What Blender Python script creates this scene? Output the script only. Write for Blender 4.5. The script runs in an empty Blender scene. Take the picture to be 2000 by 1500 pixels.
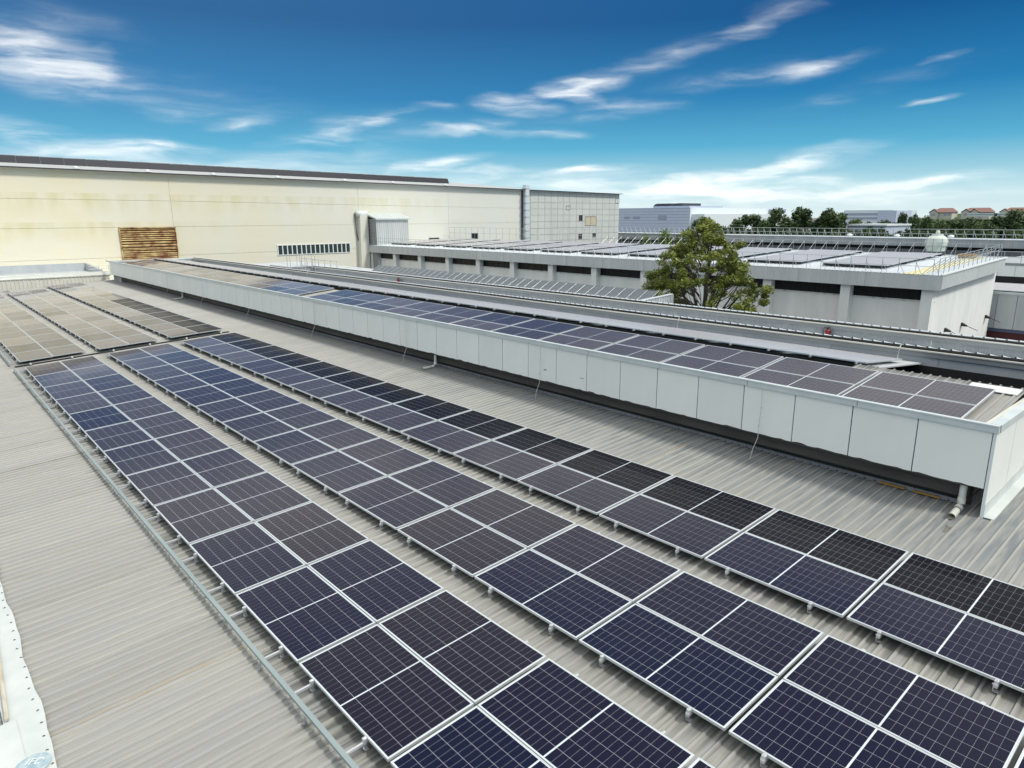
import bpy, math, random
import numpy as np
from mathutils import Vector, Matrix
R = math.radians
C = bpy.context.scene.collection
rnd = random.Random(7)

# ------------------------------------------------------------------ camera, sky, sun, exposure
CAM = (30.494, -2.949, 5.411)
cd = bpy.data.cameras.new("camera"); cam = bpy.data.objects.new("camera", cd); C.objects.link(cam)
fw = Vector((-0.7271, 0.64405, -0.237746)); rt = Vector((0.663882, 0.747824, -0.004515)); up = Vector((-0.174884, 0.161118, 0.971317))
cam.matrix_world = Matrix(((rt.x, up.x, -fw.x, CAM[0]), (rt.y, up.y, -fw.y, CAM[1]), (rt.z, up.z, -fw.z, CAM[2]), (0, 0, 0, 1)))
cd.sensor_width = 36; cd.sensor_fit = 'HORIZONTAL'; cd.lens = 36 * 1335.5 / 2000; cd.clip_end = 6000; cd.clip_start = 0.05
S = bpy.context.scene; S.camera = cam
S.render.engine = 'CYCLES'
S.view_settings.view_transform = 'Standard'; S.view_settings.look = 'None'; S.view_settings.gamma = 1.0
S.view_settings.use_curve_mapping = False; S.view_settings.exposure = 0.42
S.cycles.max_bounces = 6; S.cycles.diffuse_bounces = 3; S.cycles.glossy_bounces = 3; S.cycles.transparent_max_bounces = 6

SUN_DIR = Vector((0.60, 0.24, 0.76)).normalized()
sl = bpy.data.lights.new("sun", 'SUN'); sl.energy = 1.95; sl.angle = R(9.0); sl.color = (1.0, 0.955, 0.88)
so = bpy.data.objects.new("sun", sl); C.objects.link(so)
so.rotation_euler = SUN_DIR.to_track_quat('Z', 'Y').to_euler(); so.location = (10, 20, 60)

W = bpy.data.worlds.new("World"); S.world = W; W.use_nodes = True
nt = W.node_tree; N = nt.nodes; L = nt.links; N.clear()

def wn(t, **k):
    n = N.new(t)
    for a, b in k.items(): setattr(n, a, b)
    return n
def wm(op, a, b=None, c=None, clamp=False):
    n = wn('ShaderNodeMath', operation=op, use_clamp=clamp)
    for i, v in enumerate((a, b, c)):
        if v is None: continue
        if isinstance(v, (int, float)): n.inputs[i].default_value = v
        else: L.new(v, n.inputs[i])
    return n.outputs[0]
def wmap(v, a, b, c=0.0, d=1.0, smooth=True):
    n = wn('ShaderNodeMapRange'); n.interpolation_type = 'SMOOTHSTEP' if smooth else 'LINEAR'
    L.new(v, n.inputs[0])
    for i, q in enumerate((a, b, c, d)): n.inputs[i + 1].default_value = q
    return n.outputs[0]
tc = wn('ShaderNodeTexCoord')
rot = wn('ShaderNodeVectorRotate', rotation_type='Z_AXIS'); L.new(tc.outputs['Generated'], rot.inputs[0]); rot.inputs['Angle'].default_value = -2.4143
sep = wn('ShaderNodeSeparateXYZ'); L.new(rot.outputs[0], sep.inputs[0])
az = wm('ARCTAN2', sep.outputs[1], sep.outputs[0])
el = wm('ARCSINE', sep.outputs[2])
ela = wm('ABSOLUTE', el)
sky = wn('ShaderNodeTexSky', sky_type='NISHITA'); sky.sun_disc = False
sky.sun_elevation = math.asin(SUN_DIR.z); sky.sun_rotation = math.atan2(SUN_DIR.x, SUN_DIR.y); sky.altitude = 10
ramp = wn('ShaderNodeValToRGB'); L.new(wmap(ela, 0.0, 0.9, 0, 1, False), ramp.inputs[0])
cr = ramp.color_ramp
stops = [(0.0, (0.56, 0.66, 0.67)), (0.045, (0.33, 0.54, 0.61)), (0.10, (0.075, 0.33, 0.50)), (0.17, (0.013, 0.160, 0.355)),
         (0.27, (0.002, 0.070, 0.215)), (0.42, (0.004, 0.075, 0.22)), (1.0, (0.02, 0.10, 0.25))]
while len(cr.elements) < len(stops): cr.elements.new(0.5)
for e, (p, c) in zip(cr.elements, stops): e.position = p; e.color = (*c, 1)
# left part of the sky is paler than the right part
side = wmap(az, -0.7, 0.65, 0.0, 1.0)
paler = wn('ShaderNodeMix', data_type='RGBA'); L.new(wm('MULTIPLY', side, 0.07), paler.inputs[0]); L.new(ramp.outputs[0], paler.inputs[6])
paler.inputs[7].default_value = (0.35, 0.62, 0.85, 1)
skm = wn('ShaderNodeMix', data_type='RGBA', blend_type='MIX'); skm.inputs[0].default_value = 0.975
sk2 = wn('ShaderNodeMix', data_type='RGBA', blend_type='MULTIPLY'); sk2.inputs[0].default_value = 1; L.new(sky.outputs[0], sk2.inputs[6]); sk2.inputs[7].default_value = (0.07, 0.07, 0.07, 1)
L.new(sk2.outputs[2], skm.inputs[6]); L.new(paler.outputs[2], skm.inputs[7])
# cirrus: streaks in azimuth / elevation, broken up with warped noise
cmb = wn('ShaderNodeCombineXYZ'); L.new(az, cmb.inputs[0]); L.new(el, cmb.inputs[1])
wz = wn('ShaderNodeTexNoise'); wz.inputs['Scale'].default_value = 9; wz.inputs['Detail'].default_value = 5
mpw = wn('ShaderNodeMapping'); mpw.inputs['Scale'].default_value = (1.0, 3.5, 1); mpw.inputs['Rotation'].default_value = (0, 0, 0.25)
L.new(cmb.outputs[0], mpw.inputs[0]); L.new(mpw.outputs[0], wz.inputs['Vector'])
vs = wn('ShaderNodeVectorMath', operation='SUBTRACT'); L.new(wz.outputs['Color'], vs.inputs[0]); vs.inputs[1].default_value = (0.5, 0.5, 0.5)
vm = wn('ShaderNodeVectorMath', operation='MULTIPLY'); L.new(vs.outputs[0], vm.inputs[0]); vm.inputs[1].default_value = (0.12, 0.022, 0)
va = wn('ShaderNodeVectorMath', operation='ADD'); L.new(cmb.outputs[0], va.inputs[0]); L.new(vm.outputs[0], va.inputs[1])
STREAKS = [(3.0, 0.176, 0.0817, 0.0235, -2.878, 1.25), (2.9221, 0.1619, 0.0617, 0.0148, -2.793, 0.5), (3.0158, 0.1002, 0.0584, 0.008, -3.039, 0.9), (2.8767, 0.0871, 0.0884, 0.0061, -3.121, 0.9), (2.9544, 0.0753, 0.1106, 0.0096, -3.119, 0.8), (2.8552, 0.1255, 0.0471, 0.0071, 3.091, 0.5), (2.7727, 0.1185, 0.0445, 0.0049, 3.02, 0.6), (2.6506, 0.1173, 0.0753, 0.0089, 2.926, 0.75), (2.5685, 0.1336, 0.0487, 0.0051, 2.935, 0.4), (2.4114, 0.1493, 0.056, 0.0077, -3.084, 1.0), (2.4856, 0.1182, 0.0634, 0.0052, 3.012, 0.8), (2.3797, 0.1127, 0.0704, 0.004, -3.096, 0.8), (2.5198, 0.1439, 0.0418, 0.0039, 3.134, 0.5), (2.3245, 0.1698, 0.0614, 0.0056, 3.086, 0.95), (2.2104, 0.1987, 0.1505, 0.0095, 2.875, 0.55), (2.0863, 0.2399, 0.0701, 0.0098, 2.754, 0.4), (2.0268, 0.1759, 0.0661, 0.0055, 2.977, 0.75), (2.2549, 0.1385, 0.0802, 0.0059, 3.075, 0.5), (2.1056, 0.1724, 0.0656, 0.0056, 3.004, 0.5), (1.8947, 0.1768, 0.0196, 0.0023, 3.024, 0.6), (1.8943, 0.1325, 0.03, 0.0023, 3.031, 0.7), (2.1098, 0.0538, 0.0812, 0.006, 3.024, 0.9), (2.0112, 0.0733, 0.0786, 0.0078, 2.922, 0.8), (1.8573, 0.0438, 0.0724, 0.0054, 3.056, 0.6), (2.522, 0.0715, 0.0711, 0.0061, 2.975, 0.9), (2.3154, 0.0652, 0.0491, 0.004, 3.103, 0.8), (2.4582, 0.0648, 0.0644, 0.0034, -3.137, 0.6), (2.0696, 0.0334, 0.2779, 0.0105, -3.138, 1.0), (2.35, 0.043, 0.32, 0.010, 3.12, 0.5), (2.62, 0.098, 0.16, 0.012, 2.98, 0.32), (2.80, 0.145, 0.14, 0.016, -3.0, 0.30), (2.25, 0.150, 0.20, 0.010, 2.96, 0.32), (1.97, 0.150, 0.12, 0.008, 2.95, 0.30), (2.4153, 0.0544, 0.2114, 0.0055, 3.102, 0.5), (2.9503, 0.2172, 0.075, 0.0122, -2.993, 0.35), (2.3312, 0.1592, 0.0417, 0.0044, -2.963, 0.8), (2.6651, 0.0996, 0.0405, 0.0032, 3.072, 0.5), (2.0178, 0.1432, 0.0352, 0.0036, -3.076, 0.3),
           (2.75, 0.062, 0.30, 0.012, 3.10, 0.55), (2.2, 0.012, 0.55, 0.016, 3.14, 0.45)]
acc = None
for (a0, e0, l0, w0, an, s0) in STREAKS:
    mp = wn('ShaderNodeMapping', vector_type='TEXTURE'); L.new(va.outputs[0], mp.inputs[0])
    mp.inputs['Location'].default_value = (a0 - 2.4143, e0, 0); mp.inputs['Rotation'].default_value = (0, 0, an); mp.inputs['Scale'].default_value = (l0 * 1.35, w0 * 2.3, 1)
    g = wn('ShaderNodeTexGradient', gradient_type='SPHERICAL'); L.new(mp.outputs[0], g.inputs[0])
    if acc is None: acc = wm('MULTIPLY', g.outputs['Fac'], s0)
    else: acc = wm('MULTIPLY_ADD', g.outputs['Fac'], s0 * 1.18, acc)
nz = wn('ShaderNodeTexNoise'); nz.inputs['Scale'].default_value = 27; nz.inputs['Detail'].default_value = 6; nz.inputs['Roughness'].default_value = 0.52
mpn = wn('ShaderNodeMapping'); mpn.inputs['Scale'].default_value = (0.35, 2.3, 1); mpn.inputs['Rotation'].default_value = (0, 0, 0.16)
L.new(va.outputs[0], mpn.inputs[0]); L.new(mpn.outputs[0], nz.inputs['Vector'])
brk = wmap(nz.outputs[0], 0.33, 0.72, 0.22, 1.0, False)
cl1 = wmap(wm('MULTIPLY', acc, brk), 0.0, 1.35, 0, 0.93)
# unseen denser cloud veil, added above the view as pale fill light
nz2 = wn('ShaderNodeTexNoise'); nz2.inputs['Scale'].default_value = 2.4; nz2.inputs['Detail'].default_value = 8; nz2.inputs['Roughness'].default_value = 0.6
L.new(tc.outputs['Generated'], nz2.inputs['Vector'])
cl_fill = wm('MULTIPLY', wmap(nz2.outputs[0], 0.22, 0.56), wmap(ela, 0.285, 0.43, 0.0, 0.88))
cloud = wm('MAXIMUM', cl1, cl_fill, clamp=True)
mixc = wn('ShaderNodeMix', data_type='RGBA'); L.new(cloud, mixc.inputs[0]); L.new(skm.outputs[2], mixc.inputs[6]); mixc.inputs[7].default_value = (0.97, 0.97, 0.94, 1)
bg = wn('ShaderNodeBackground'); L.new(mixc.outputs[2], bg.inputs[0]); bg.inputs[1].default_value = 1.0
wo = wn('ShaderNodeOutputWorld'); L.new(bg.outputs[0], wo.inputs[0])
W.cycles.sampling_method = 'MANUAL'; W.cycles.sample_map_resolution = 512

# ------------------------------------------------------------------ materials
def mat(name, col, rough=0.6, metal=0.0, col2=None, scale=3.0, stretch=(1, 1, 1), rand=0.0, bump=0.0, spec=0.5, contrast=(0.35, 0.65), coord='Object', coat=0.0, detail=6, world=False):
    m = bpy.data.materials.new(name); m.use_nodes = True; t = m.node_tree; n = t.nodes; b = n['Principled BSDF']
    b.inputs['Roughness'].default_value = rough; b.inputs['Metallic'].default_value = metal; b.inputs['Specular IOR Level'].default_value = spec
    b.inputs['Coat Weight'].default_value = coat; b.inputs['Coat Roughness'].default_value = 0.06
    b.inputs['Base Color'].default_value = (*col, 1)
    src = None
    if col2 is not None or bump:
        tcn = n.new('ShaderNodeTexCoord'); mp = n.new('ShaderNodeMapping'); mp.inputs['Scale'].default_value = stretch
        if world:
            gm = n.new('ShaderNodeNewGeometry'); t.links.new(gm.outputs['Position'], mp.inputs[0])
        else: t.links.new(tcn.outputs[coord], mp.inputs[0])
        nz = n.new('ShaderNodeTexNoise'); nz.inputs['Scale'].default_value = scale; nz.inputs['Detail'].default_value = detail; nz.inputs['Roughness'].default_value = 0.6
        t.links.new(mp.outputs[0], nz.inputs['Vector'])
        m['_n'] = 1
    if col2 is not None:
        mr = n.new('ShaderNodeMapRange'); mr.inputs[1].default_value, mr.inputs[2].default_value = contrast; t.links.new(nz.outputs[0], mr.inputs[0])
        mx = n.new('ShaderNodeMix'); mx.data_type = 'RGBA'; t.links.new(mr.outputs[0], mx.inputs[0]); mx.inputs[6].default_value = (*col, 1); mx.inputs[7].default_value = (*col2, 1)
        src = mx.outputs[2]
    if rand:
        oi = n.new('ShaderNodeObjectInfo'); mr = n.new('ShaderNodeMapRange'); mr.inputs[3].default_value = 1 - rand; mr.inputs[4].default_value = 1 + rand
        t.links.new(oi.outputs['Random'], mr.inputs[0])
        hs = n.new('ShaderNodeHueSaturation'); t.links.new(mr.outputs[0], hs.inputs['Value'])
        if src is None: hs.inputs['Color'].default_value = (*col, 1)
        else: t.links.new(src, hs.inputs['Color'])
        src = hs.outputs[0]
    if src is not None: t.links.new(src, b.inputs['Base Color'])
    if bump:
        bp = n.new('ShaderNodeBump'); bp.inputs['Strength'].default_value = bump; bp.inputs['Distance'].default_value = 0.02
        t.links.new(nz.outputs[0], bp.inputs['Height']); t.links.new(bp.outputs[0], b.inputs['Normal'])
    return m

M = {}
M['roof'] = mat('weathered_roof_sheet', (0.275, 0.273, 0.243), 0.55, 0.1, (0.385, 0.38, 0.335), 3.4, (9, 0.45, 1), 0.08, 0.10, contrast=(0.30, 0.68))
def roof_dirt_shade(m):
    t = m.node_tree; n = t.nodes; lk = t.links.new; b = n['Principled BSDF']; src = b.inputs['Base Color'].links[0].from_socket
    tcn = n.new('ShaderNodeTexCoord'); sp = n.new('ShaderNodeSeparateXYZ'); lk(tcn.outputs['Object'], sp.inputs[0])
    def mm(op, *v):
        x = n.new('ShaderNodeMath'); x.operation = op
        for i, q in enumerate(v):
            if isinstance(q, (int, float)): x.inputs[i].default_value = q
            else: lk(q, x.inputs[i])
        return x.outputs[0]
    def mr(v, a, b_, c, d):
        x = n.new('ShaderNodeMapRange'); lk(v, x.inputs[0])
        for i, q in enumerate((a, b_, c, d)): x.inputs[i + 1].default_value = q
        return x.outputs[0]
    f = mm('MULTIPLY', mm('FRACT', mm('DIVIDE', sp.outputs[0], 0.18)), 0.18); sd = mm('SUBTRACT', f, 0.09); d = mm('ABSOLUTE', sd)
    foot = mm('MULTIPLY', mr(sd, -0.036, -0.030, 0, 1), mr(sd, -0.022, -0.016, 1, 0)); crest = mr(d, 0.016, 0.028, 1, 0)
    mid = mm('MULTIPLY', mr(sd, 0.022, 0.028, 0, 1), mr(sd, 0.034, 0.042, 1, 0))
    gm = n.new('ShaderNodeNewGeometry')
    def noise(st, sc, det=4):
        mp = n.new('ShaderNodeMapping'); mp.inputs['Scale'].default_value = st; lk(gm.outputs['Position'], mp.inputs[0]); z = n.new('ShaderNodeTexNoise'); z.inputs['Scale'].default_value = sc; z.inputs['Detail'].default_value = det; lk(mp.outputs[0], z.inputs['Vector']); return z.outputs[0]
    # ragged soot tongues plus painted shade on the pans below the module rows' lower edges
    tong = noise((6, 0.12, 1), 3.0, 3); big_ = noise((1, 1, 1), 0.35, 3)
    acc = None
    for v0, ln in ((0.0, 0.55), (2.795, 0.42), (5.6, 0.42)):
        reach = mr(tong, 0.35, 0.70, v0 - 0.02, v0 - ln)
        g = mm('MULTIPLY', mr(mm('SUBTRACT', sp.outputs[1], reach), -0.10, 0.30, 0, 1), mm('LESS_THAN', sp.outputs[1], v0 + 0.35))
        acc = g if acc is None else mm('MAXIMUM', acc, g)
    dirt_shade = mm('MULTIPLY', acc, 0.74)
    def mix(f_, a_, c_, mode='MIX'):
        x = n.new('ShaderNodeMix'); x.data_type = 'RGBA'; x.blend_type = mode; lk(f_, x.inputs[0]) if not isinstance(f_, float) else setattr(x.inputs[0], 'default_value', f_)
        for i, q in ((6, a_), (7, c_)):
            if isinstance(q, tuple): x.inputs[i].default_value = (*q, 1)
            else: lk(q, x.inputs[i])
        return x.outputs[2]
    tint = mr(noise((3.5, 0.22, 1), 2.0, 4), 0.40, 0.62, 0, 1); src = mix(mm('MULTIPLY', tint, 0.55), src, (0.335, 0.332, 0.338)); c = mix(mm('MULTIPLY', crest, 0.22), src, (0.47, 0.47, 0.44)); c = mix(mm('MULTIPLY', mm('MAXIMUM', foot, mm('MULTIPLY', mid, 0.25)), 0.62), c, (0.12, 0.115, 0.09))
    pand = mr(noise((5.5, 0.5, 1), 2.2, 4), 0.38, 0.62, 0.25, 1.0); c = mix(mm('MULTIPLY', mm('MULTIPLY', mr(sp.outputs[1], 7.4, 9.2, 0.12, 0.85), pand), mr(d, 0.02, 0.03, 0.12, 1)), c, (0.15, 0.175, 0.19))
    c = mix(mm('MULTIPLY', dirt_shade, mr(d, 0.0, 0.04, 0.55, 1.0)), c, (0.055, 0.058, 0.055))
    lk(c, b.inputs['Base Color'])
roof_dirt_shade(M['roof'])
M['seam'] = mat('grimy_lap_seam', (0.08, 0.078, 0.065), 0.8, 0, (0.20, 0.195, 0.17), 3, (4, 1.2, 1))
M['rust'] = mat('rust_stain', (0.20, 0.10, 0.035), 0.85, 0, (0.40, 0.34, 0.25), 5, (6, 1.0, 1), contrast=(0.3, 0.6))
M['rust_pale'] = mat('pale_rust_stain', (0.35, 0.285, 0.19), 0.85, 0, (0.345, 0.34, 0.31), 3, (6, 1.5, 1), contrast=(0.35, 0.6))
M['white'] = mat('white_coated_metal', (0.74, 0.78, 0.76), 0.4, 0, (0.80, 0.83, 0.81), 1.5, (1, 1, 1), 0.03)
M['clad'] = mat('white_cladding', (0.81, 0.835, 0.785), 0.42, 0, (0.86, 0.875, 0.83), 1.1, (1.0, 1, 0.35), 0.03, 0.015)
M['clad_back'] = mat('joint_shadow_strip', (0.07, 0.095, 0.16), 0.6)
M['trim'] = mat('grey_white_trim', (0.55, 0.62, 0.62), 0.4, 0.1, (0.66, 0.70, 0.69), 2)
M['beige'] = mat('beige_trim', (0.60, 0.585, 0.50), 0.5, 0, (0.67, 0.66, 0.60), 2, (0.4, 1, 1))
M['fascia'] = mat('grey_fascia', (0.24, 0.25, 0.25), 0.6, 0, (0.30, 0.31, 0.31), 1.3, (0.3, 1, 3))
M['bluewall'] = mat('pale_blue_metal_wall', (0.42, 0.46, 0.48), 0.55, 0, (0.52, 0.54, 0.54), 1.2, (1, 1, 0.2), 0.05)
M['corrwall'] = mat('corrugated_grey_wall', (0.36, 0.39, 0.40), 0.5, 0.1, (0.46, 0.48, 0.48), 1.0, (2, 2, 0.15), 0.05)
M['beam'] = mat('dusty_brown_beam', (0.06, 0.054, 0.044), 0.85, 0, (0.10, 0.09, 0.075), 1.5, (0.5, 1, 3))
M['dark'] = mat('dark_void', (0.02, 0.02, 0.02), 0.9)
M['matroof'] = mat('matt_grey_roof', (0.40, 0.42, 0.42), 0.95, 0, (0.48, 0.50, 0.50), 1.0, spec=0.1)
M['arraydark'] = mat('dark_array_face', (0.018, 0.021, 0.030), 0.5, spec=0.25)
M['fasciawhite'] = mat('pale_corrugated_fascia', (0.54, 0.565, 0.56), 0.5, 0.05, (0.62, 0.64, 0.63), 1.0, (2, 2, 0.15), 0.04)
M['black'] = mat('black_rubber', (0.018, 0.018, 0.02), 0.6)
M['pvc'] = mat('white_pipe', (0.66, 0.68, 0.62), 0.35, 0, (0.58, 0.58, 0.50), 3)
M['alu'] = mat('aluminium', (0.62, 0.64, 0.66), 0.35, 0.6, (0.70, 0.72, 0.73), 6)
M['tray'] = mat('tray_paint', (0.27, 0.33, 0.33), 0.45, 0.2, (0.32, 0.38, 0.38), 2, (0.3, 1, 1))
M['galv'] = mat('galvanised_steel', (0.38, 0.42, 0.44), 0.4, 0.5, (0.50, 0.53, 0.55), 4)
M['timber'] = mat('orange_timber', (0.34, 0.18, 0.035), 0.75, 0, (0.42, 0.25, 0.07), 3, (0.6, 6, 6))
M['oldwood'] = mat('weathered_batten', (0.42, 0.38, 0.28), 0.8, 0, (0.60, 0.56, 0.46), 3, (1, 8, 8))
M['flash'] = mat('white_flashing', (0.54, 0.58, 0.565), 0.55, 0, (0.64, 0.675, 0.655), 1.6, (1, 1, 1), 0, 0.05)
M['decal'] = mat('faded_blue_print', (0.28, 0.40, 0.46), 0.6, 0, (0.46, 0.55, 0.57), 9, contrast=(0.4, 0.6))
M['ink'] = mat('pale_lettering', (0.76, 0.81, 0.80), 0.6)
M['glass'] = mat('dark_window_glass', (0.012, 0.011, 0.011), 0.45, 0, (0.02, 0.018, 0.018), 0.5, spec=0.25)
M['glassgreen'] = mat('green_tinted_glass', (0.03, 0.055, 0.055), 0.15)
M['brightroof'] = mat('bright_metal_roof', (0.66, 0.70, 0.72), 0.38, 0.25, (0.78, 0.81, 0.82), 0.6, (1, 0.3, 1))
M['yellowroof'] = mat('yellowed_skylight_sheet', (0.62, 0.56, 0.26), 0.5, 0, (0.74, 0.72, 0.56), 1.5, (3, 0.3, 1))
M['dirtywhite'] = mat('dirty_white_plaster', (0.74, 0.76, 0.73), 0.75, 0, (0.84, 0.85, 0.82), 0.9, (1, 1, 0.25), 0, 0.05, world=True)
M['stainwall'] = mat('mould_stained_plaster', (0.30, 0.30, 0.27), 0.85, 0, (0.62, 0.64, 0.61), 1.6, (1.5, 1.5, 0.22), contrast=(0.30, 0.5), world=True)
M['bayroof'] = mat('blue_grey_roof', (0.085, 0.105, 0.12), 0.5, 0.1, (0.13, 0.15, 0.165), 1.0, (1, 0.5, 1))
M['louver'] = mat('rusty_yellow_slat', (0.66, 0.50, 0.22), 0.6, 0, (0.24, 0.085, 0.03), 1.1, (1.2, 1.0, 1.6), contrast=(0.38, 0.64), world=True)
M['louver_dark'] = mat('rust_backing', (0.09, 0.035, 0.015), 0.9)
M['lavender'] = mat('lavender_cladding', (0.50, 0.56, 0.68), 0.5, 0, (0.56, 0.62, 0.72), 0.05, (1, 1, 3))
M['facwhite'] = mat('factory_white', (0.72, 0.78, 0.80), 0.5)
M['facline'] = mat('factory_joint', (0.34, 0.38, 0.47), 0.7)
M['navydark'] = mat('dark_grey_vent', (0.05, 0.055, 0.07), 0.6)
M['redroof'] = mat('red_roof_tiles', (0.22, 0.115, 0.10), 0.8, 0, (0.27, 0.15, 0.13), 0.6, (1, 1, 4))
M['housewall'] = mat('pale_house_wall', (0.60, 0.58, 0.50), 0.8)
M['bark'] = mat('bark', (0.055, 0.045, 0.035), 0.9, 0, (0.10, 0.085, 0.065), 6, (1, 1, 0.3), 0, 0.3)
M['grass'] = mat('green_ground', (0.035, 0.06, 0.018), 0.95, 0, (0.07, 0.10, 0.03), 0.05, world=True)
M['ground'] = mat('concrete_yard', (0.16, 0.16, 0.15), 0.9, 0, (0.22, 0.21, 0.19), 0.2, world=True)
M['red'] = mat('red_enamel', (0.22, 0.012, 0.02), 0.3)
M['maroon'] = mat('maroon_wall', (0.07, 0.015, 0.015), 0.8)
M['tank'] = mat('pale_green_fibreglass', (0.56, 0.64, 0.56), 0.45, 0, (0.66, 0.71, 0.64), 2, (1, 1, 0.3))
M['frame'] = mat('anodised_frame', (0.66, 0.70, 0.71), 0.32, 0.45)
M['tile'] = mat('grey_white_wall_panel', (0.56, 0.585, 0.55), 0.6, 0, (0.61, 0.63, 0.60), 0.5, (1, 1, 0.3), 0.03, world=True)
M['duct'] = mat('bright_duct', (0.72, 0.76, 0.79), 0.35, 0.3)
M['nwall'] = mat('dark_louvre_wall', (0.17, 0.18, 0.19), 0.7, 0, (0.24, 0.25, 0.26), 0.6, (1, 1, 0.2))
M['cream_in'] = mat('cream_blind', (0.55, 0.50, 0.36), 0.7)

def cell_mat(name, ca, cb, dust, spec=0.38, rough=0.04, sheen=0.0, gz=0.99, film=0.019):
    m = bpy.data.materials.new(name); m.use_nodes = True; t = m.node_tree; n = t.nodes; b = n['Principled BSDF']
    oi = n.new('ShaderNodeObjectInfo'); rp = n.new('ShaderNodeValToRGB'); t.links.new(oi.outputs['Alpha'], rp.inputs[0])
    e = rp.color_ramp.elements; e[0].color = (*ca, 1); e[1].color = (*cb, 1)
    x = e = rp.color_ramp.elements.new(0.5); x.color = (*(0.5 * (p + q) for p, q in zip(ca, cb)), 1)
    tcn = n.new('ShaderNodeTexCoord'); sp = n.new('ShaderNodeSeparateXYZ'); t.links.new(tcn.outputs['Object'], sp.inputs[0])
    # silver busbars running along the long side
    w = n.new('ShaderNodeMath'); w.operation = 'MULTIPLY'; w.inputs[1].default_value = 10 / 0.1817; t.links.new(sp.outputs[1], w.inputs[0])
    fr = n.new('ShaderNodeMath'); fr.operation = 'FRACT'; t.links.new(w.outputs[0], fr.inputs[0])
    gt = n.new('ShaderNodeMath'); gt.operation = 'GREATER_THAN'; gt.inputs[1].default_value = 0.93; t.links.new(fr.outputs[0], gt.inputs[0])
    ml = n.new('ShaderNodeMath'); ml.operation = 'MULTIPLY'; ml.inputs[1].default_value = 0.12; t.links.new(gt.outputs[0], ml.inputs[0])
    mx = n.new('ShaderNodeMix'); mx.data_type = 'RGBA'; t.links.new(ml.outputs[0], mx.inputs[0]); t.links.new(rp.outputs[0], mx.inputs[6]); mx.inputs[7].default_value = (0.30, 0.31, 0.34, 1)
    # dust, a bit more towards the low edge of each module
    nz = n.new('ShaderNodeTexNoise'); nz.inputs['Scale'].default_value = 1.7; nz.inputs['Detail'].default_value = 5
    gm = n.new('ShaderNodeNewGeometry'); t.links.new(gm.outputs['Position'], nz.inputs['Vector'])
    mr = n.new('ShaderNodeMapRange'); mr.inputs[1].default_value = 0.3; mr.inputs[2].default_value = 0.75; mr.inputs[3].default_value = dust * 0.4; mr.inputs[4].default_value = dust * 1.5
    t.links.new(nz.outputs[0], mr.inputs[0])
    m2 = n.new('ShaderNodeMix'); m2.data_type = 'RGBA'; t.links.new(mr.outputs[0], m2.inputs[0]); t.links.new(mx.outputs[2], m2.inputs[6]); m2.inputs[7].default_value = (0.40, 0.40, 0.38, 1)
    t.links.new(m2.outputs[2], b.inputs['Base Color'])
    b.inputs['Roughness'].default_value = 0.13; b.inputs['IOR'].default_value = 1.45; b.inputs['Specular IOR Level'].default_value = spec; b.inputs['Roughness'].default_value = rough
    b.inputs['Sheen Weight'].default_value = sheen; b.inputs['Sheen Roughness'].default_value = 0.16; b.inputs['Sheen Tint'].default_value = (0.86, 0.82, 0.82, 1)
    # anti-reflective solar glass: hardly any mirror image head-on, a strong one at grazing angles
    b.inputs['Specular IOR Level'].default_value = 0.0
    lw = n.new('ShaderNodeLayerWeight'); lw.inputs[0].default_value = 0.5
    pw = n.new('ShaderNodeMath'); pw.operation = 'POWER'; t.links.new(lw.outputs['Facing'], pw.inputs[0]); pw.inputs[1].default_value = 5.0
    ma = n.new('ShaderNodeMath'); ma.operation = 'MULTIPLY_ADD'; t.links.new(pw.outputs[0], ma.inputs[0]); ma.inputs[1].default_value = gz; ma.inputs[2].default_value = 0.005
    gl = n.new('ShaderNodeBsdfGlossy'); gl.inputs['Roughness'].default_value = rough
    # thin dust film: the flatter one looks along it, the more of it one sees
    ca_ = n.new('ShaderNodeMath'); ca_.operation = 'SUBTRACT'; ca_.inputs[0].default_value = 1.02; t.links.new(lw.outputs['Facing'], ca_.inputs[1])
    rc = n.new('ShaderNodeMath'); rc.operation = 'DIVIDE'; rc.inputs[0].default_value = 1.0; t.links.new(ca_.outputs[0], rc.inputs[1])
    sb = n.new('ShaderNodeMath'); sb.operation = 'SUBTRACT'; sb.inputs[1].default_value = 0.98; t.links.new(rc.outputs[0], sb.inputs[0])
    pf = n.new('ShaderNodeMath'); pf.operation = 'POWER'; pf.inputs[1].default_value = 1.6; t.links.new(sb.outputs[0], pf.inputs[0])
    df = n.new('ShaderNodeMath'); df.operation = 'MULTIPLY'; df.inputs[1].default_value = film; t.links.new(pf.outputs[0], df.inputs[0])
    mn = n.new('ShaderNodeMath'); mn.operation = 'MINIMUM'; mn.inputs[1].default_value = 0.5; t.links.new(df.outputs[0], mn.inputs[0]); df = mn
    dn = n.new('ShaderNodeMath'); dn.operation = 'MULTIPLY'; t.links.new(df.outputs[0], dn.inputs[0]); m3 = n.new('ShaderNodeMapRange'); m3.inputs[3].default_value = 0.6; m3.inputs[4].default_value = 1.5
    t.links.new(oi.outputs['Alpha'], m3.inputs[0]); t.links.new(m3.outputs[0], dn.inputs[1])
    dd = n.new('ShaderNodeBsdfDiffuse'); dd.inputs[0].default_value = (0.58, 0.51, 0.50, 1)
    md = n.new('ShaderNodeMixShader'); t.links.new(dn.outputs[0], md.inputs[0]); t.links.new(b.outputs[0], md.inputs[1]); t.links.new(dd.outputs[0], md.inputs[2])
    ms = n.new('ShaderNodeMixShader'); t.links.new(ma.outputs[0], ms.inputs[0]); t.links.new(md.outputs[0], ms.inputs[1]); t.links.new(gl.outputs[0], ms.inputs[2]); t.links.new(ms.outputs[0], n['Material Output'].inputs[0])
    return m
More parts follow.
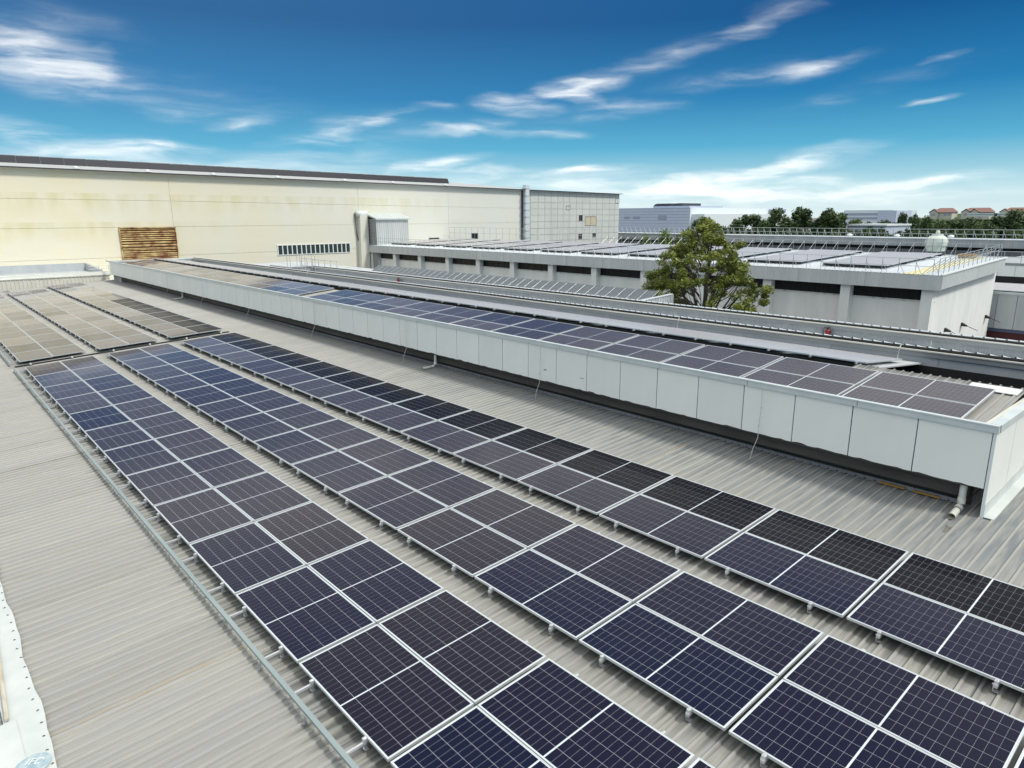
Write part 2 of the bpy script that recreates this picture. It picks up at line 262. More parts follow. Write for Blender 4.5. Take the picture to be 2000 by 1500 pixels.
M['cell'] = cell_mat('solar_cell', (0.002, 0.005, 0.027), (0.007, 0.006, 0.019), 0.005)
M['cellblack'] = cell_mat('black_solar_cell', (0.003, 0.004, 0.008), (0.005, 0.005, 0.010), 0.004, 0.10, 0.06, 0.0, 0.40, 0.0035)  # cells darkened to paint in the reflection of the shaded cladding
M['cellpale'] = cell_mat('hazy_solar_cell', (0.56, 0.58, 0.59), (0.62, 0.63, 0.64), 0.3, 0.5, 0.30)  # pale base colour paints in the bright sky mirrored at grazing angles
M['sheet'] = mat('glazed_backsheet', (0.62, 0.68, 0.72), 0.13)

def cream_mat():
    m = bpy.data.materials.new('cream_wall_paint'); m.use_nodes = True; t = m.node_tree; n = t.nodes; b = n['Principled BSDF']; lk = t.links.new
    g = n.new('ShaderNodeNewGeometry'); sp = n.new('ShaderNodeSeparateXYZ'); lk(g.outputs['Position'], sp.inputs[0])
    def mr(v, a, b_, c, d):
        x = n.new('ShaderNodeMapRange'); lk(v, x.inputs[0])
        for i, q in enumerate((a, b_, c, d)): x.inputs[i + 1].default_value = q
        return x.outputs[0]
    def mm(op, a, b_):
        x = n.new('ShaderNodeMath'); x.operation = op
        for i, q in enumerate((a, b_)):
            if isinstance(q, (int, float)): x.inputs[i].default_value = q
            else: lk(q, x.inputs[i])
        return x.outputs[0]
    def noise(sc, st, det=5):
        mp = n.new('ShaderNodeMapping'); mp.inputs['Scale'].default_value = st; lk(g.outputs['Position'], mp.inputs[0])
        z = n.new('ShaderNodeTexNoise'); z.inputs['Scale'].default_value = sc; z.inputs['Detail'].default_value = det; lk(mp.outputs[0], z.inputs['Vector']); return z.outputs[0]
    def mix(f, a, b_):
        x = n.new('ShaderNodeMix'); x.data_type = 'RGBA'; lk(f, x.inputs[0])
        for i, q in ((6, a), (7, b_)):
            if isinstance(q, tuple): x.inputs[i].default_value = (*q, 1)
            else: lk(q, x.inputs[i])
        return x.outputs[2]
    base = mix(mr(sp.outputs[1], 10, 62, 0, 1), (0.78, 0.745, 0.60), (0.70, 0.715, 0.66))
    base = mix(mm('MULTIPLY', mr(noise(0.16, (1, 1, 1.2)), 0.42, 0.62, 0, 1), mr(sp.outputs[1], 10, 40, 0.7, 0.15)), base, (0.78, 0.71, 0.48))
    st = mr(noise(0.8, (1, 1.0, 0.30)), 0.38, 0.72, 0, 1)
    for zj, dep, yy in ((7.32, 1.9, 62), (4.52, 1.5, 30)):
        band = mm('MULTIPLY', mr(sp.outputs[2], zj - dep, zj - 0.1, 0, 1), mm('LESS_THAN', sp.outputs[2], zj + 0.55))
        band = mm('MULTIPLY', band, mr(sp.outputs[1], yy - 16, yy, 1, 0.12))
        base = mix(mm('MULTIPLY', mm('MULTIPLY', st, band), 0.48), base, (0.58, 0.53, 0.22))
    lk(base, b.inputs['Base Color']); b.inputs['Roughness'].default_value = 0.75
    return m
M['cream'] = cream_mat()

def leaf_mat(name, a, b_, sc, yel=0.0):
    m = bpy.data.materials.new(name); m.use_nodes = True; t = m.node_tree; n = t.nodes; b = n['Principled BSDF']; lk = t.links.new
    g = n.new('ShaderNodeNewGeometry'); z = n.new('ShaderNodeTexNoise'); z.inputs['Scale'].default_value = sc; z.inputs['Detail'].default_value = 3; lk(g.outputs['Position'], z.inputs['Vector'])
    ad = n.new('ShaderNodeMath'); ad.operation = 'MULTIPLY_ADD'; lk(g.outputs['Random Per Island'], ad.inputs[0]); ad.inputs[1].default_value = 0.35; lk(z.outputs[0], ad.inputs[2])
    mr = n.new('ShaderNodeMapRange'); mr.inputs[1].default_value = 0.45; mr.inputs[2].default_value = 0.9; lk(ad.outputs[0], mr.inputs[0])
    mx = n.new('ShaderNodeMix'); mx.data_type = 'RGBA'; lk(mr.outputs[0], mx.inputs[0]); mx.inputs[6].default_value = (*a, 1); mx.inputs[7].default_value = (*b_, 1)
    oi = n.new('ShaderNodeObjectInfo'); r2 = n.new('ShaderNodeMapRange'); r2.inputs[3].default_value = 0.8; r2.inputs[4].default_value = 1.2; lk(oi.outputs['Random'], r2.inputs[0])
    hs = n.new('ShaderNodeHueSaturation'); lk(mx.outputs[2], hs.inputs['Color']); lk(r2.outputs[0], hs.inputs['Value']); lk(hs.outputs[0], b.inputs['Base Color'])
    b.inputs['Roughness'].default_value = 0.55
    tr = n.new('ShaderNodeBsdfTranslucent'); lk(hs.outputs[0], tr.inputs[0]); ms = n.new('ShaderNodeMixShader'); ms.inputs[0].default_value = 0.25
    lk(b.outputs[0], ms.inputs[1]); lk(tr.outputs[0], ms.inputs[2]); lk(ms.outputs[0], n['Material Output'].inputs[0])
    return m
M['leaf'] = leaf_mat('olive_leaves', (0.07, 0.105, 0.018), (0.29, 0.32, 0.055), 1.3)
M['leafdark'] = leaf_mat('dark_green_leaves', (0.026, 0.055, 0.022), (0.095, 0.155, 0.04), 0.30)
M['leaflight'] = leaf_mat('light_green_leaves', (0.08, 0.14, 0.02), (0.20, 0.28, 0.05), 0.8)

# ------------------------------------------------------------------ mesh helpers
class G:
    def __init__(s): s.v = []; s.f = []; s.m = []
    def box(s, a, b, m=0):
        x0, y0, z0 = a; x1, y1, z1 = b; k = len(s.v)
        s.v += [(x0, y0, z0), (x1, y0, z0), (x1, y1, z0), (x0, y1, z0), (x0, y0, z1), (x1, y0, z1), (x1, y1, z1), (x0, y1, z1)]
        s.f += [(k, k+3, k+2, k+1), (k+4, k+5, k+6, k+7), (k, k+1, k+5, k+4), (k+1, k+2, k+6, k+5), (k+2, k+3, k+7, k+6), (k+3, k, k+4, k+7)]
        s.m += [m] * 6; return s
    def prism(s, poly, axis, c0, c1, m=0):
        """poly: 2-D outline, extruded along axis (0=x,1=y,2=z) from c0 to c1"""
        k = len(s.v); n = len(poly)
        def P(p, c):
            return (c, p[0], p[1]) if axis == 0 else ((p[0], c, p[1]) if axis == 1 else (p[0], p[1], c))
        s.v += [P(p, c0) for p in poly] + [P(p, c1) for p in poly]
        for i in range(n):
            j = (i + 1) % n; s.f.append((k + i, k + j, k + n + j, k + n + i)); s.m.append(m)
        s.f += [tuple(range(k + n - 1, k - 1, -1)), tuple(range(k + n, k + 2 * n))]; s.m += [m, m]; return s
    def tube(s, pts, r, n=6, m=0, cap=True):
        rs = r if isinstance(r, (list, tuple)) else [r] * len(pts); k = len(s.v); P = [Vector(p) for p in pts]
        for i, p in enumerate(P):
            d = (P[min(i + 1, len(P) - 1)] - P[max(i - 1, 0)]).normalized()
            a = Vector((0, 0, 1)) if abs(d.z) < 0.9 else Vector((1, 0, 0))
            u = d.cross(a).normalized(); w = u.cross(d)
            for j in range(n):
                t = 2 * math.pi * j / n; s.v.append(tuple(p + rs[i] * (math.cos(t) * u + math.sin(t) * w)))
        for i in range(len(P) - 1):
            for j in range(n):
                a = k + i * n + j; b = k + i * n + (j + 1) % n; s.f.append((a, b, b + n, a + n)); s.m.append(m)
        if cap:
            s.f += [tuple(range(k + n - 1, k - 1, -1)), tuple(range(k + (len(P) - 1) * n, k + len(P) * n))]; s.m += [m, m]
        return s
    def quad(s, a, b, c, d, m=0):
        k = len(s.v); s.v += [a, b, c, d]; s.f.append((k, k+1, k+2, k+3)); s.m.append(m); return s
    def lathe(s, prof, n=20, c=(0, 0, 0), m=0):
        k = len(s.v)
        for r, z in prof:
            for j in range(n):
                t = 2 * math.pi * j / n; s.v.append((c[0] + r * math.cos(t), c[1] + r * math.sin(t), c[2] + z))
        for i in range(len(prof) - 1):
            for j in range(n):
                a = k + i * n + j; b = k + i * n + (j + 1) % n; s.f.append((a, b, b + n, a + n)); s.m.append(m)
        s.f.append(tuple(range(k + (len(prof) - 1) * n, k + len(prof) * n))); s.m.append(m); return s
    def mesh(s, name, *mats, smooth=False):
        me = bpy.data.meshes.new(name); me.from_pydata(s.v, [], s.f)
        for q in mats: me.materials.append(M[q])
        if len(mats) > 1: me.polygons.foreach_set('material_index', s.m)
        if smooth: me.polygons.foreach_set('use_smooth', [True] * len(me.polygons))
        me.update(); return me
def link(name, data, parent=None, loc=(0, 0, 0), rot=(0, 0, 0)):
    o = bpy.data.objects.new(name, data); C.objects.link(o); o.location = loc; o.rotation_euler = rot
    if parent is not None: o.parent = parent
    return o
def tag(o, label, cat, group=None):
    o['label'] = label; o['category'] = cat
    if group: o['group'] = group
    return o
def thing(name, label, cat, group=None, loc=(0, 0, 0), rot=(0, 0, 0)):
    return tag(link(name, None, None, loc, rot), label, cat, group)
def struct(o): o['kind'] = 'structure'; return o
ORD = ['first', 'second', 'third', 'fourth', 'fifth', 'sixth', 'seventh', 'eighth', 'ninth', 'tenth', 'eleventh', 'twelfth', 'thirteenth', 'fourteenth', 'fifteenth', 'sixteenth',
       'seventeenth', 'eighteenth', 'nineteenth', 'twentieth'] + ['twenty-' + w for w in ('first', 'second', 'third', 'fourth', 'fifth', 'sixth', 'seventh', 'eighth', 'ninth')] + ['thirtieth'] + ['thirty-' + w for w in ('first', 'second', 'third', 'fourth', 'fifth', 'sixth', 'seventh', 'eighth', 'ninth')] + ['fortieth'] + ['forty-' + w for w in ('first', 'second', 'third')]

TH = R(3.15)                       # slope of the main roof
def RP(v, w=0.0): return (v * math.cos(TH) - w * math.sin(TH), v * math.sin(TH) + w * math.cos(TH))
ROOFW = -0.17                      # roof pan below the top plane of the modules

# ------------------------------------------------------------------ ground and big structures
g = G(); g.quad((-3000, -1500, -9.2), (1500, -1500, -9.2), (1500, 4000, -9.2), (-3000, 4000, -9.2))
struct(link('ground', g.mesh('ground', 'ground')))

# main roof: one corrugated sheet after another, ribs run up the slope
def corr_pts(n, pitch, h, top=0.030, foot=0.052):
    pts = []
    for i in range(n):
        x = i * pitch
        pts += [(x, 0)]
        pts += [(x + pitch / 2 - foot / 2, 0), (x + pitch / 2 - top / 2, h), (x + pitch / 2 + top / 2, h), (x + pitch / 2 + foot / 2, 0)]
    pts.append((n * pitch, 0)); return pts
def corr_mesh(name, n, pitch, h, y0, y1, m, mid=True, thick=0.0):
    g = G(); P = corr_pts(n, pitch, h)
    Q = []
    for i, (x, z) in enumerate(P):
        Q.append((x, z))
    if mid:                        # small stiffening rib between the main ones
        Q2 = []
        for i, (x, z) in enumerate(Q):
            Q2.append((x, z))
        extra = []
        for i in range(n):
            x = i * pitch
            extra += [(x + 0.002, 0.0), (x + 0.006, 0.006), (x + 0.014, 0.006), (x + 0.018, 0.0)]
        Q = sorted(set(Q2 + extra))
    k = len(Q)
    g.v = [(x, y0, z) for x, z in Q] + [(x, y1, z) for x, z in Q]
    g.f = [(i, i + 1, k + i + 1, k + i) for i in range(k - 1)]; g.m = [0] * len(g.f)
    return g.mesh(name, m)
main_roof = struct(link('main_roof', None))
SW = 0.27 * 4
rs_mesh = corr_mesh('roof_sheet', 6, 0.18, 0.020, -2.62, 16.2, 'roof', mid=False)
RX0 = -35.2
nsh = 71
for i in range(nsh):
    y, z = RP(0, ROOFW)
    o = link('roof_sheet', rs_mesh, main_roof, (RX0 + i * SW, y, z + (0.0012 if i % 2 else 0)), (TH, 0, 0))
g = G(); ya, za = RP(-2.6, ROOFW - 0.03); yb, zb = RP(16.2, ROOFW - 0.03)
g.prism([(ya, za), (yb, zb), (yb, zb - 0.3), (ya, za - 0.3)], 0, RX0, RX0 + nsh * SW)
link('roof_deck', g.mesh('roof_deck', 'beam'), main_roof)
def streak(name, x, v0, v1, w0, w1, m, parent=main_roof, lift=0.004):
    g = G(); n = 14; L_ = []; R_ = []
    for i in range(n + 1):
        t = i / n; v = v0 + (v1 - v0) * t; w = w0 + (w1 - w0) * t
        j = 0.35 * w * (rnd.random() - 0.5); y, z = RP(v, ROOFW + lift)
        L_.append((x - w / 2 + j, y, z)); R_.append((x + w / 2 + j, y, z))
    for i in range(n): g.quad(L_[i], R_[i], R_[i + 1], L_[i + 1])
    return link(name, g.mesh(name, m), parent)
def pan(x, f=0.0):     # centre of the nearest flat pan
    return RX0 + round((x - RX0) / 0.18) * 0.18 + f
for x, v0, v1, w in ((11.65, -2.58, -0.25, 0.045), (9.8, -2.58, -0.25, 0.03), (8.6, -2.58, -0.3, 0.02), (5.5, -2.58, -0.25, 0.035), (4.4, -2.58, -0.3, 0.02), (1.2, -2.5, -0.3, 0.03),
                     (7.9, 2.35, 2.8, 0.03), (6.1, 2.35, 2.8, 0.03), (3.9, 2.35, 2.8, 0.03), (13.9, 2.35, 2.8, 0.03), (14.5, 5.1, 5.6, 0.03), (-20.3, -2.5, 9.8, 0.02)):
    streak('lap_seam', pan(x, 0.0), v0, v1, w, w, 'seam')
streak('rust_stain', pan(22.05, 0.05), 9.85, 8.1, 0.08, 0.02, 'rust')
streak('rust_stain', pan(16.9, 0.05), 9.85, 9.2, 0.07, 0.02, 'rust')
streak('rust_stain', pan(21.95, 0.0), -0.2, -2.58, 0.085, 0.05, 'rust_pale')
streak('dirt_stain', pan(11.66, 0.02), 9.45, 7.95, 0.10, 0.04, 'seam')
streak('dirt_stain', pan(-16.0, 0.02), 9.9, 7.95, 0.10, 0.05, 'seam')
streak('dirt_stain', pan(27.5, 0.02), 9.5, 9.2, 0.10, 0.05, 'seam')

# ------------------------------------------------------------------ solar panels
PL, PWD = 2.094, 1.134
def panel_meshes(cellmat):
    g = G(); f = 0.011; t = 0.035
    g.box((0, 0, -t), (PL, f, 0)); g.box((0, PWD - f, -t), (PL, PWD, 0)); g.box((0, f, -t), (f, PWD - f, 0)); g.box((PL - f, f, -t), (PL, PWD - f, 0))
    fr = g.mesh('frame', 'frame')
    g = G(); g.box((f, f, -0.012), (PL - f, PWD - f, -0.0035)); bs = g.mesh('backsheet', 'sheet')
    cs = []
    mx, my, gap = 0.026, 0.022, 0.020; half = (PL - 2 * mx - gap) / 2; cx = half / 11; cy = (PWD - 2 * my) / 6
    for h in (0, 1):
        g = G(); x0 = mx + h * (half + gap)
        for i in range(11):
            for j in range(6):
                a, b = x0 + i * cx + 0.0009, x0 + (i + 1) * cx - 0.0009; c, d = my + j * cy + 0.0018, my + (j + 1) * cy - 0.0018; k = 0.006
                q = len(g.v); z = -0.0022
                g.v += [(a, c, z), (b, c, z), (b, d, z), (a, d, z)]; g.f.append((q, q+1, q+2, q+3)); g.m.append(0)
        cs.append(g.mesh('cell_half', cellmat))
    return fr, bs, cs
PM = {'cell': panel_meshes('cell'), 'cellblack': panel_meshes('cellblack')}
def solar_panel(x, y, z, slope, label, group, kind='cell', name='solar_module'):
    fr, bs, cs = PM[kind]
    t = thing(name, label, 'solar panel', group, (x, y, z), (slope + R(rnd.uniform(-0.18, 0.18)), R(rnd.uniform(-0.12, 0.12)), 0))
    link('frame', fr, t); link('backsheet', bs, t); q = rnd.random()
    for h in (0, 1): link('cell_half', cs[h], t).color = (1, 1, 1, q)
    return t
g = G(); g.box((-0.02, -0.07, -0.075), (0.02, 2.36, -0.037)); rail_m = g.mesh('rail', 'alu')
g = G(); g.box((-0.02, -0.052, -0.037), (0.02, -0.002, 0.004)); g.box((-0.02, -0.004, 0.004), (0.02, 0.012, 0.008)); g.tube([(0, -0.027, 0.004), (0, -0.027, 0.016)], 0.009, 6); clamp_m = g.mesh('end_clamp', 'alu')
g = G(); g.box((-0.028, -0.05, -0.142), (-0.021, 0.0, -0.045)); g.box((-0.028, -0.05, -0.142), (0.03, 0.0, -0.136)); g.tube([(-0.04, -0.025, -0.058), (-0.01, -0.025, -0.058)], 0.010, 6); foot_m = g.mesh('roof_foot', 'alu')
g = G(); g.box((-0.014, -0.30, -0.070), (0.014, 2.36, -0.040)); rail_long = g.mesh('rail', 'alu')
PITCH = 2.142
ROWS = [  # (start X, direction, count, v0, row phrase, section phrase)
    (-0.47, 14, 0.0, 'leftmost near row', 1), (-0.45, 15, 2.795, 'middle near row', 1), (-0.44, 16, 5.60, 'near row by the white cladding', 1),
    (-1.86, 14, 0.0, 'leftmost far row', -1), (-1.80, 14, 2.76, 'middle far row', -1), (-1.80, 15, 5.58, 'far row by the white cladding', -1)]
for ri, (x0, cnt, v0, phrase, dr) in enumerate(ROWS):
    for k in range(cnt):
        x = x0 + k * PITCH + 0.024 if dr > 0 else x0 - (k + 1) * PITCH + 0.024
        for c in (0, 1):
            v = v0 + c * 1.147; y, z = RP(v)
            kind = 'cellblack' if c == 1 and (phrase.startswith('near row') or (phrase.startswith('far row') and k < 8)) else 'cell'  # right columns by the cladding take the painted dark reflection
            col = 'right' if c else 'left'
            solar_panel(x, y, z, TH, f"solar panel {ORD[k]} from the walkway gap, {col} column, {phrase}", f"solar panels of the {phrase}", kind)
        for q, fq in enumerate((0.2, 0.8)):
            y, z = RP(v0)
            lab = f"aluminium rail under the {ORD[k]} panel pair of {phrase}, {'walkway' if (q == 0) == (dr > 0) else 'outer'} end"
            t = thing('mounting_rail', lab, 'mounting rail', 'mounting rails under the solar panels', (x + fq * PL, y, z), (TH, 0, 0))
            link('rail', rail_long if v0 == 0 else rail_m, t); link('end_clamp', clamp_m, t)
            for vv in (0.0, 1.15, 2.33): link('roof_foot', foot_m, t, (0, vv, 0))

# cable tray along the left edge of the panels, in two stretches
def cable_tray(xa, xb, label):
    t = thing('cable_tray', label, 'cable tray', 'cable trays on the roof')
    y, z = RP(-0.29, -0.035)
    g = G(); g.box((xa, y - 0.029, z - 0.012), (xb, y + 0.029, z + 0.024)); link('tray', g.mesh('tray', 'tray'), t)
    gb = G(); gb.box((-0.015, -0.045, -0.115), (0.015, -0.036, 0.0)); gb.box((-0.015, -0.07, -0.115), (0.015, -0.036, -0.109)); me = gb.mesh('tray_bracket', 'galv')
    x = xa + 0.3
    while x < xb: link('tray_bracket', me, t, (x, y, z)); x += 1.285
cable_tray(-0.75, 29.6, 'long teal-grey cable tray along the left edge of the near panels')
cable_tray(-33.5, -1.75, 'teal-grey cable tray along the left edge of the far panels')
t = thing('cable_trunking', 'dark cable trunking crossing the roof in the gap between near and far panels', 'cable trunking')
g = G(); ya, za = RP(-0.2, -0.11); yb, zb = RP(8.0, -0.11); g.prism([(ya, za), (yb, zb), (yb, zb - 0.05), (ya, za - 0.05)], 0, -1.62, -1.50); link('trunking', g.mesh('trunking', 'black'), t)
gb = G(); gb.box((-0.03, -0.03, -0.02), (0.03, 0.03, 0.05)); me = gb.mesh('trunking_clip', 'pvc')
for v in (0.3, 1.7, 3.2, 4.6, 6.1, 7.6): y, z = RP(v, -0.10); link('trunking_clip', me, t, (-1.42, y, z))

# ------------------------------------------------------------------ white flashing at the low edge
fl = thing('edge_flashing', 'white metal flashing with small fastener tabs along the low left edge of the roof', 'flashing')
def FP(v, w): return RP(v, ROOFW + w)
g = G(); n = 260; xa, xb = -35.2, 41.4
for i in range(n):
    x1 = xa + (xb - xa) * i / n; x2 = xa + (xb - xa) * (i + 1) / n
    w1 = 0.018 * math.sin(x1 * 2.7) + 0.010 * math.sin(x1 * 7.1); w2 = 0.018 * math.sin(x2 * 2.7) + 0.010 * math.sin(x2 * 7.1)
    y1, z1 = FP(-2.53 + w1, 0.052); y2, z2 = FP(-2.53 + w2, 0.052); ya1, za1 = FP(-2.53 + w1, 0.042); ya2, za2 = FP(-2.53 + w2, 0.042); yb_, zb_ = FP(-2.90, 0.044)
    g.quad((x1, y1, z1), (x1, yb_, zb_), (x2, yb_, zb_), (x2, y2, z2)); g.quad((x1, ya1, za1), (x1, y1, z1), (x2, y2, z2), (x2, ya2, za2))
link('flashing_sheet', g.mesh('flashing_sheet', 'flash'), fl)
g = G(); y1, z1 = FP(-2.78, 0.060); y2, z2 = FP(-3.6, 0.05); g.prism([(y1, z1), (y2, z2), (y2, z2 - 0.006), (y1, z1 - 0.006)], 0, 21.52, 24.6)
link('wide_flashing_sheet', g.mesh('wide_flashing_sheet', 'flash'), fl)
gb = G(); gb.box((-0.006, -0.014, 0), (0.006, 0.014, 0.006)); gb.tube([(0, 0, 0.004), (0, 0, 0.012)], 0.005, 6); me = gb.mesh('fastener', 'seam')
x = 16.4
while x < 25: y, z = FP(-2.575 + 0.012 * math.sin(x * 5), 0.052); link('fastener', me, fl, (x, y, z), (TH, 0, R(rnd.uniform(-25, 25)))); x += 0.27
# faded round print with letters
y, z = FP(-2.98, 0.066)
g = G(); k = 28; ring = []
for i in range(k):
    a = 2 * math.pi * i / k; ring.append((22.50 + 0.17 * math.cos(a), y + 0.17 * math.sin(a) + 0.24, z + 0.004 + (0.17 * math.sin(a) + 0.24) * math.tan(TH)))
g.v = ring; g.f = [tuple(range(k))]; g.m = [0]
link('faded_blue_print', g.mesh('faded_blue_print', 'decal'), fl)
fc = bpy.data.curves.new('faded_lettering', 'FONT'); fc.body = "IFD"; fc.size = 0.12; fc.extrude = 0.0003; fc.align_x = 'CENTER'; fc.align_y = 'CENTER'; fc.shear = 0.2; fc.materials.append(M['ink'])
yl, zl = FP(-2.66, 0.072); fo = bpy.data.objects.new('tmp_text', fc); C.objects.link(fo); bpy.context.view_layer.update()
fme = bpy.data.meshes.new_from_object(fo); bpy.data.objects.remove(fo)
link('faded_lettering', fme, fl, (22.46, yl - 0.06, zl - 0.002), (TH, 0, R(60)))
# lower roof beyond the flashing
g2 = corr_mesh('roof_sheet', 6, 0.18, 0.020, -6.2, -2.84, 'roof', mid=False)
lr = struct(link('lower_roof', None))
for i in range(22):
    y, z = RP(0, ROOFW - 0.02); link('roof_sheet', g2, lr, (11.5 + i * SW, y, z), (TH, 0, 0))
bt = G(); bt.box((-1.35, -0.020, 0), (1.35, 0.020, 0.032)); ybt, zbt = FP(-2.80, 0.062)
tag(link('timber_batten', bt.mesh('timber_batten', 'oldwood'), None, (20.15, ybt, zbt), (TH, 0, R(-2.5))), 'weathered square timber batten lying on the white edge flashing', 'batten')

# ------------------------------------------------------------------ raised monitor box with white cladding
YF = 10.16; XR = 27.75; XL = -33.5
mon = thing('roof_monitor', 'long raised roof box clad in white panels with its own slanting panel-covered top', 'roof monitor')
def clad_mesh(w, h, seed):
    r = random.Random(seed); g = G(); n = 10; k = 0
    bot = [(w * i / n, (r.random() ** 3) * 0.028 if 0 < i < n else 0.004) for i in range(n + 1)]
    poly = bot + [(w, h), (0, h)]
    g.prism(poly, 1, 0, 0.022); return g.mesh('cladding_panel', 'clad')
CM = [clad_mesh(1.110, 0.99, s) for s in range(5)]
x = XR - 0.05; k = 0
while x > XL:
    xx = x - 1.13
    o = link('cladding_panel', CM[k % 5], mon, (xx + 0.010, YF, 0.905), (R(rnd.uniform(-0.25, 0.25)), 0, 0)); x = xx; k += 1
g = G(); g.box((XL, YF + 0.028, 0.93), (XR - 0.03, YF + 0.05, 1.93)); link('joint_backing', g.mesh('joint_backing', 'clad_back'), mon)
g = G(); g.box((0.006, -0.035, 0), (2.254, 0.045, 0.125)); g.box((0.006, -0.045, 0.105), (2.254, 0.06, 0.13)); tm = g.mesh('top_trim', 'trim')
x = XR + 0.03
while x > XL: x -= 2.26; link('top_trim', tm, mon, (x, YF, 1.905))
g = G(); g.prism([(YF + 0.22, 0.60), (YF + 0.30, 0.60), (YF + 0.30, 0.90), (YF + 0.02, 0.90), (YF + 0.02, 0.875), (YF + 0.22, 0.86)], 0, XL + 0.8, XR - 0.3); link('soffit_beam', g.mesh('soffit_beam', 'beam'), mon)
g = G(); g.box((XL + 0.8, YF + 0.42, 0.2), (XR - 0.3, YF + 0.46, 0.9)); link('recessed_wall', g.mesh('recessed_wall', 'beam'), mon)
# notched closure strip sitting on the roof ribs
g = G(); x = XL + 0.9
y, z = RP(YF + 0.34, ROOFW)
while x < XR - 0.5:
    g.box((x, YF + 0.32, z + 0.01), (x + 0.14, YF + 0.36, z + 0.085)); g.box((x + 0.14, YF + 0.33, z + 0.03), (x + 0.18, YF + 0.355, z + 0.085)); x += 0.18
o = link('notched_closure', g.mesh('notched_closure', 'nwall'), mon); o['kind'] = 'stuff'
# end face
ye = YF; widths = [1.22] + [1.13] * 5
for w in widths:
    z0 = RP(ye)[1] - 0.02; z1 = RP(ye + w)[1] - 0.02
    g = G(); g.prism([(ye + 0.008, z0 + 0.10), (ye + w - 0.008, z1 + 0.10), (ye + w - 0.008, 1.905), (ye + 0.008, 1.905)], 0, XR - 0.022, XR)
    link('cladding_panel', g.mesh('end_panel', 'clad'), mon)
    g = G(); g.prism([(ye, z0 + 0.10), (ye + w, z1 + 0.10), (ye + w, z1 - 0.13), (ye, z0 - 0.13)], 0, XR + 0.001, XR + 0.008)
    g.prism([(ye, z0 - 0.13), (ye + w, z1 - 0.13), (ye + w, z1 - 0.122), (ye, z0 - 0.122)], 0, XR + 0.001, XR + 0.16)
    link('foot_flashing', g.mesh('foot_flashing', 'flash'), mon); ye += w
g = G(); g.box((XR - 0.05, YF + 0.03, 0.55), (XR - 0.028, YF + 6.3, 1.93)); link('end_backing', g.mesh('end_backing', 'clad_back'), mon)
g = G(); g.box((XR - 0.12, YF + 0.07, 1.905), (XR + 0.035, YF + 6.35, 2.035)); link('end_trim', g.mesh('end_trim', 'trim'), mon)
g = G(); g.box((XR - 0.24, YF + 0.12, 1.86), (XR - 0.17, YF + 3.2, 1.98)); link('rusty_inner_ledge', g.mesh('rusty_inner_ledge', 'beige'), mon)
g = G(); g.box((XR - 0.165, YF + 0.9, 1.90), (XR - 0.125, YF + 3.2, 1.995)); link('rusty_gutter', g.mesh('rusty_gutter', 'stainwall'), mon)
# corner post
g = G(); g.box((XR - 0.045, YF - 0.005, 0.36), (XR + 0.004, YF + 0.03, 1.90)); link('corner_post', g.mesh('corner_post', 'white'), mon)
# far end wall
g = G(); g.box((XL - 0.03, YF, 0.55), (XL, 16.5, 2.04)); g.box((XL - 0.05, YF, 1.95), (XL + 0.10, 16.5, 2.06)); link('far_end_wall', g.mesh('far_end_wall', 'trim'), mon)
g = G(); g.box((XL + 0.3, YF + 0.12, 0.2), (XL + 1.9, YF + 0.4, 0.9)); link('far_support', g.mesh('far_support', 'fascia'), mon)
# sloping top
MS = math.atan(0.0965)
tm = corr_mesh('top_sheet', 6, 0.18, 0.026, 0, 2.95, 'roof', mid=False); tms = corr_mesh('top_sheet', 6, 0.18, 0.026, 0, 2.36, 'roof', mid=False)
x = XR - 0.25 - SW
while x > XL - 0.6: link('top_sheet', tm if x > 24.2 else tms, mon, (x, YF + 0.06, 1.80), (MS, 0, 0)); x -= SW
g = G(); g.box((XL, YF + 0.05, 1.70), (XR - 0.25, 12.45, 1.76)); link('top_deck', g.mesh('top_deck', 'dark'), mon)
g = G(); g.box((XL, 12.46, 0.9), (XR - 0.25, 16.45, 1.20)); g.box((XL, 16.44, 0.2), (41.4, 16.51, 1.62)); link('ridge_gutter', g.mesh('ridge_gutter', 'dark'), mon)  # near-black floor and back paint the shade of the open ridge void
g = G(); g.prism([(12.60, 2.055), (12.98, 2.09), (12.98, 2.105), (12.60, 2.07)], 0, 26.6, XR - 0.3); link('ridge_flashing', g.mesh('ridge_flashing', 'white'), mon)
# far slope of the monitor
g = G(); g.prism([(13.35, 2.02), (16.42, 1.70), (16.42, 1.67), (13.35, 1.99)], 0, XL, 24.6); link('back_slope', g.mesh('back_slope', 'bluewall'), mon)
g = G(); g.prism([(13.32, 2.05), (13.36, 2.05), (13.36, 1.2), (13.32, 1.2)], 0, XL, 24.6); link('back_slope_edge', g.mesh('back_slope_edge', 'dark'), mon)  # near-black face paints the shade in the slot under the rear array

for c in (0, 1):
    for k in range(27):
        x = 27.12 - PL - k * 2.158 - (1.06 if k >= 12 else 0)
        if x < XL - 0.3: continue
        yy = YF + 0.115 + c * 1.141; zz = 1.912 + c * 1.141 * 0.0965
        solar_panel(x, yy, zz, MS, f"solar panel on the raised roof box, {ORD[k]} from its near end, {'upper' if c else 'lower'} row", 'solar panels on the raised roof box')
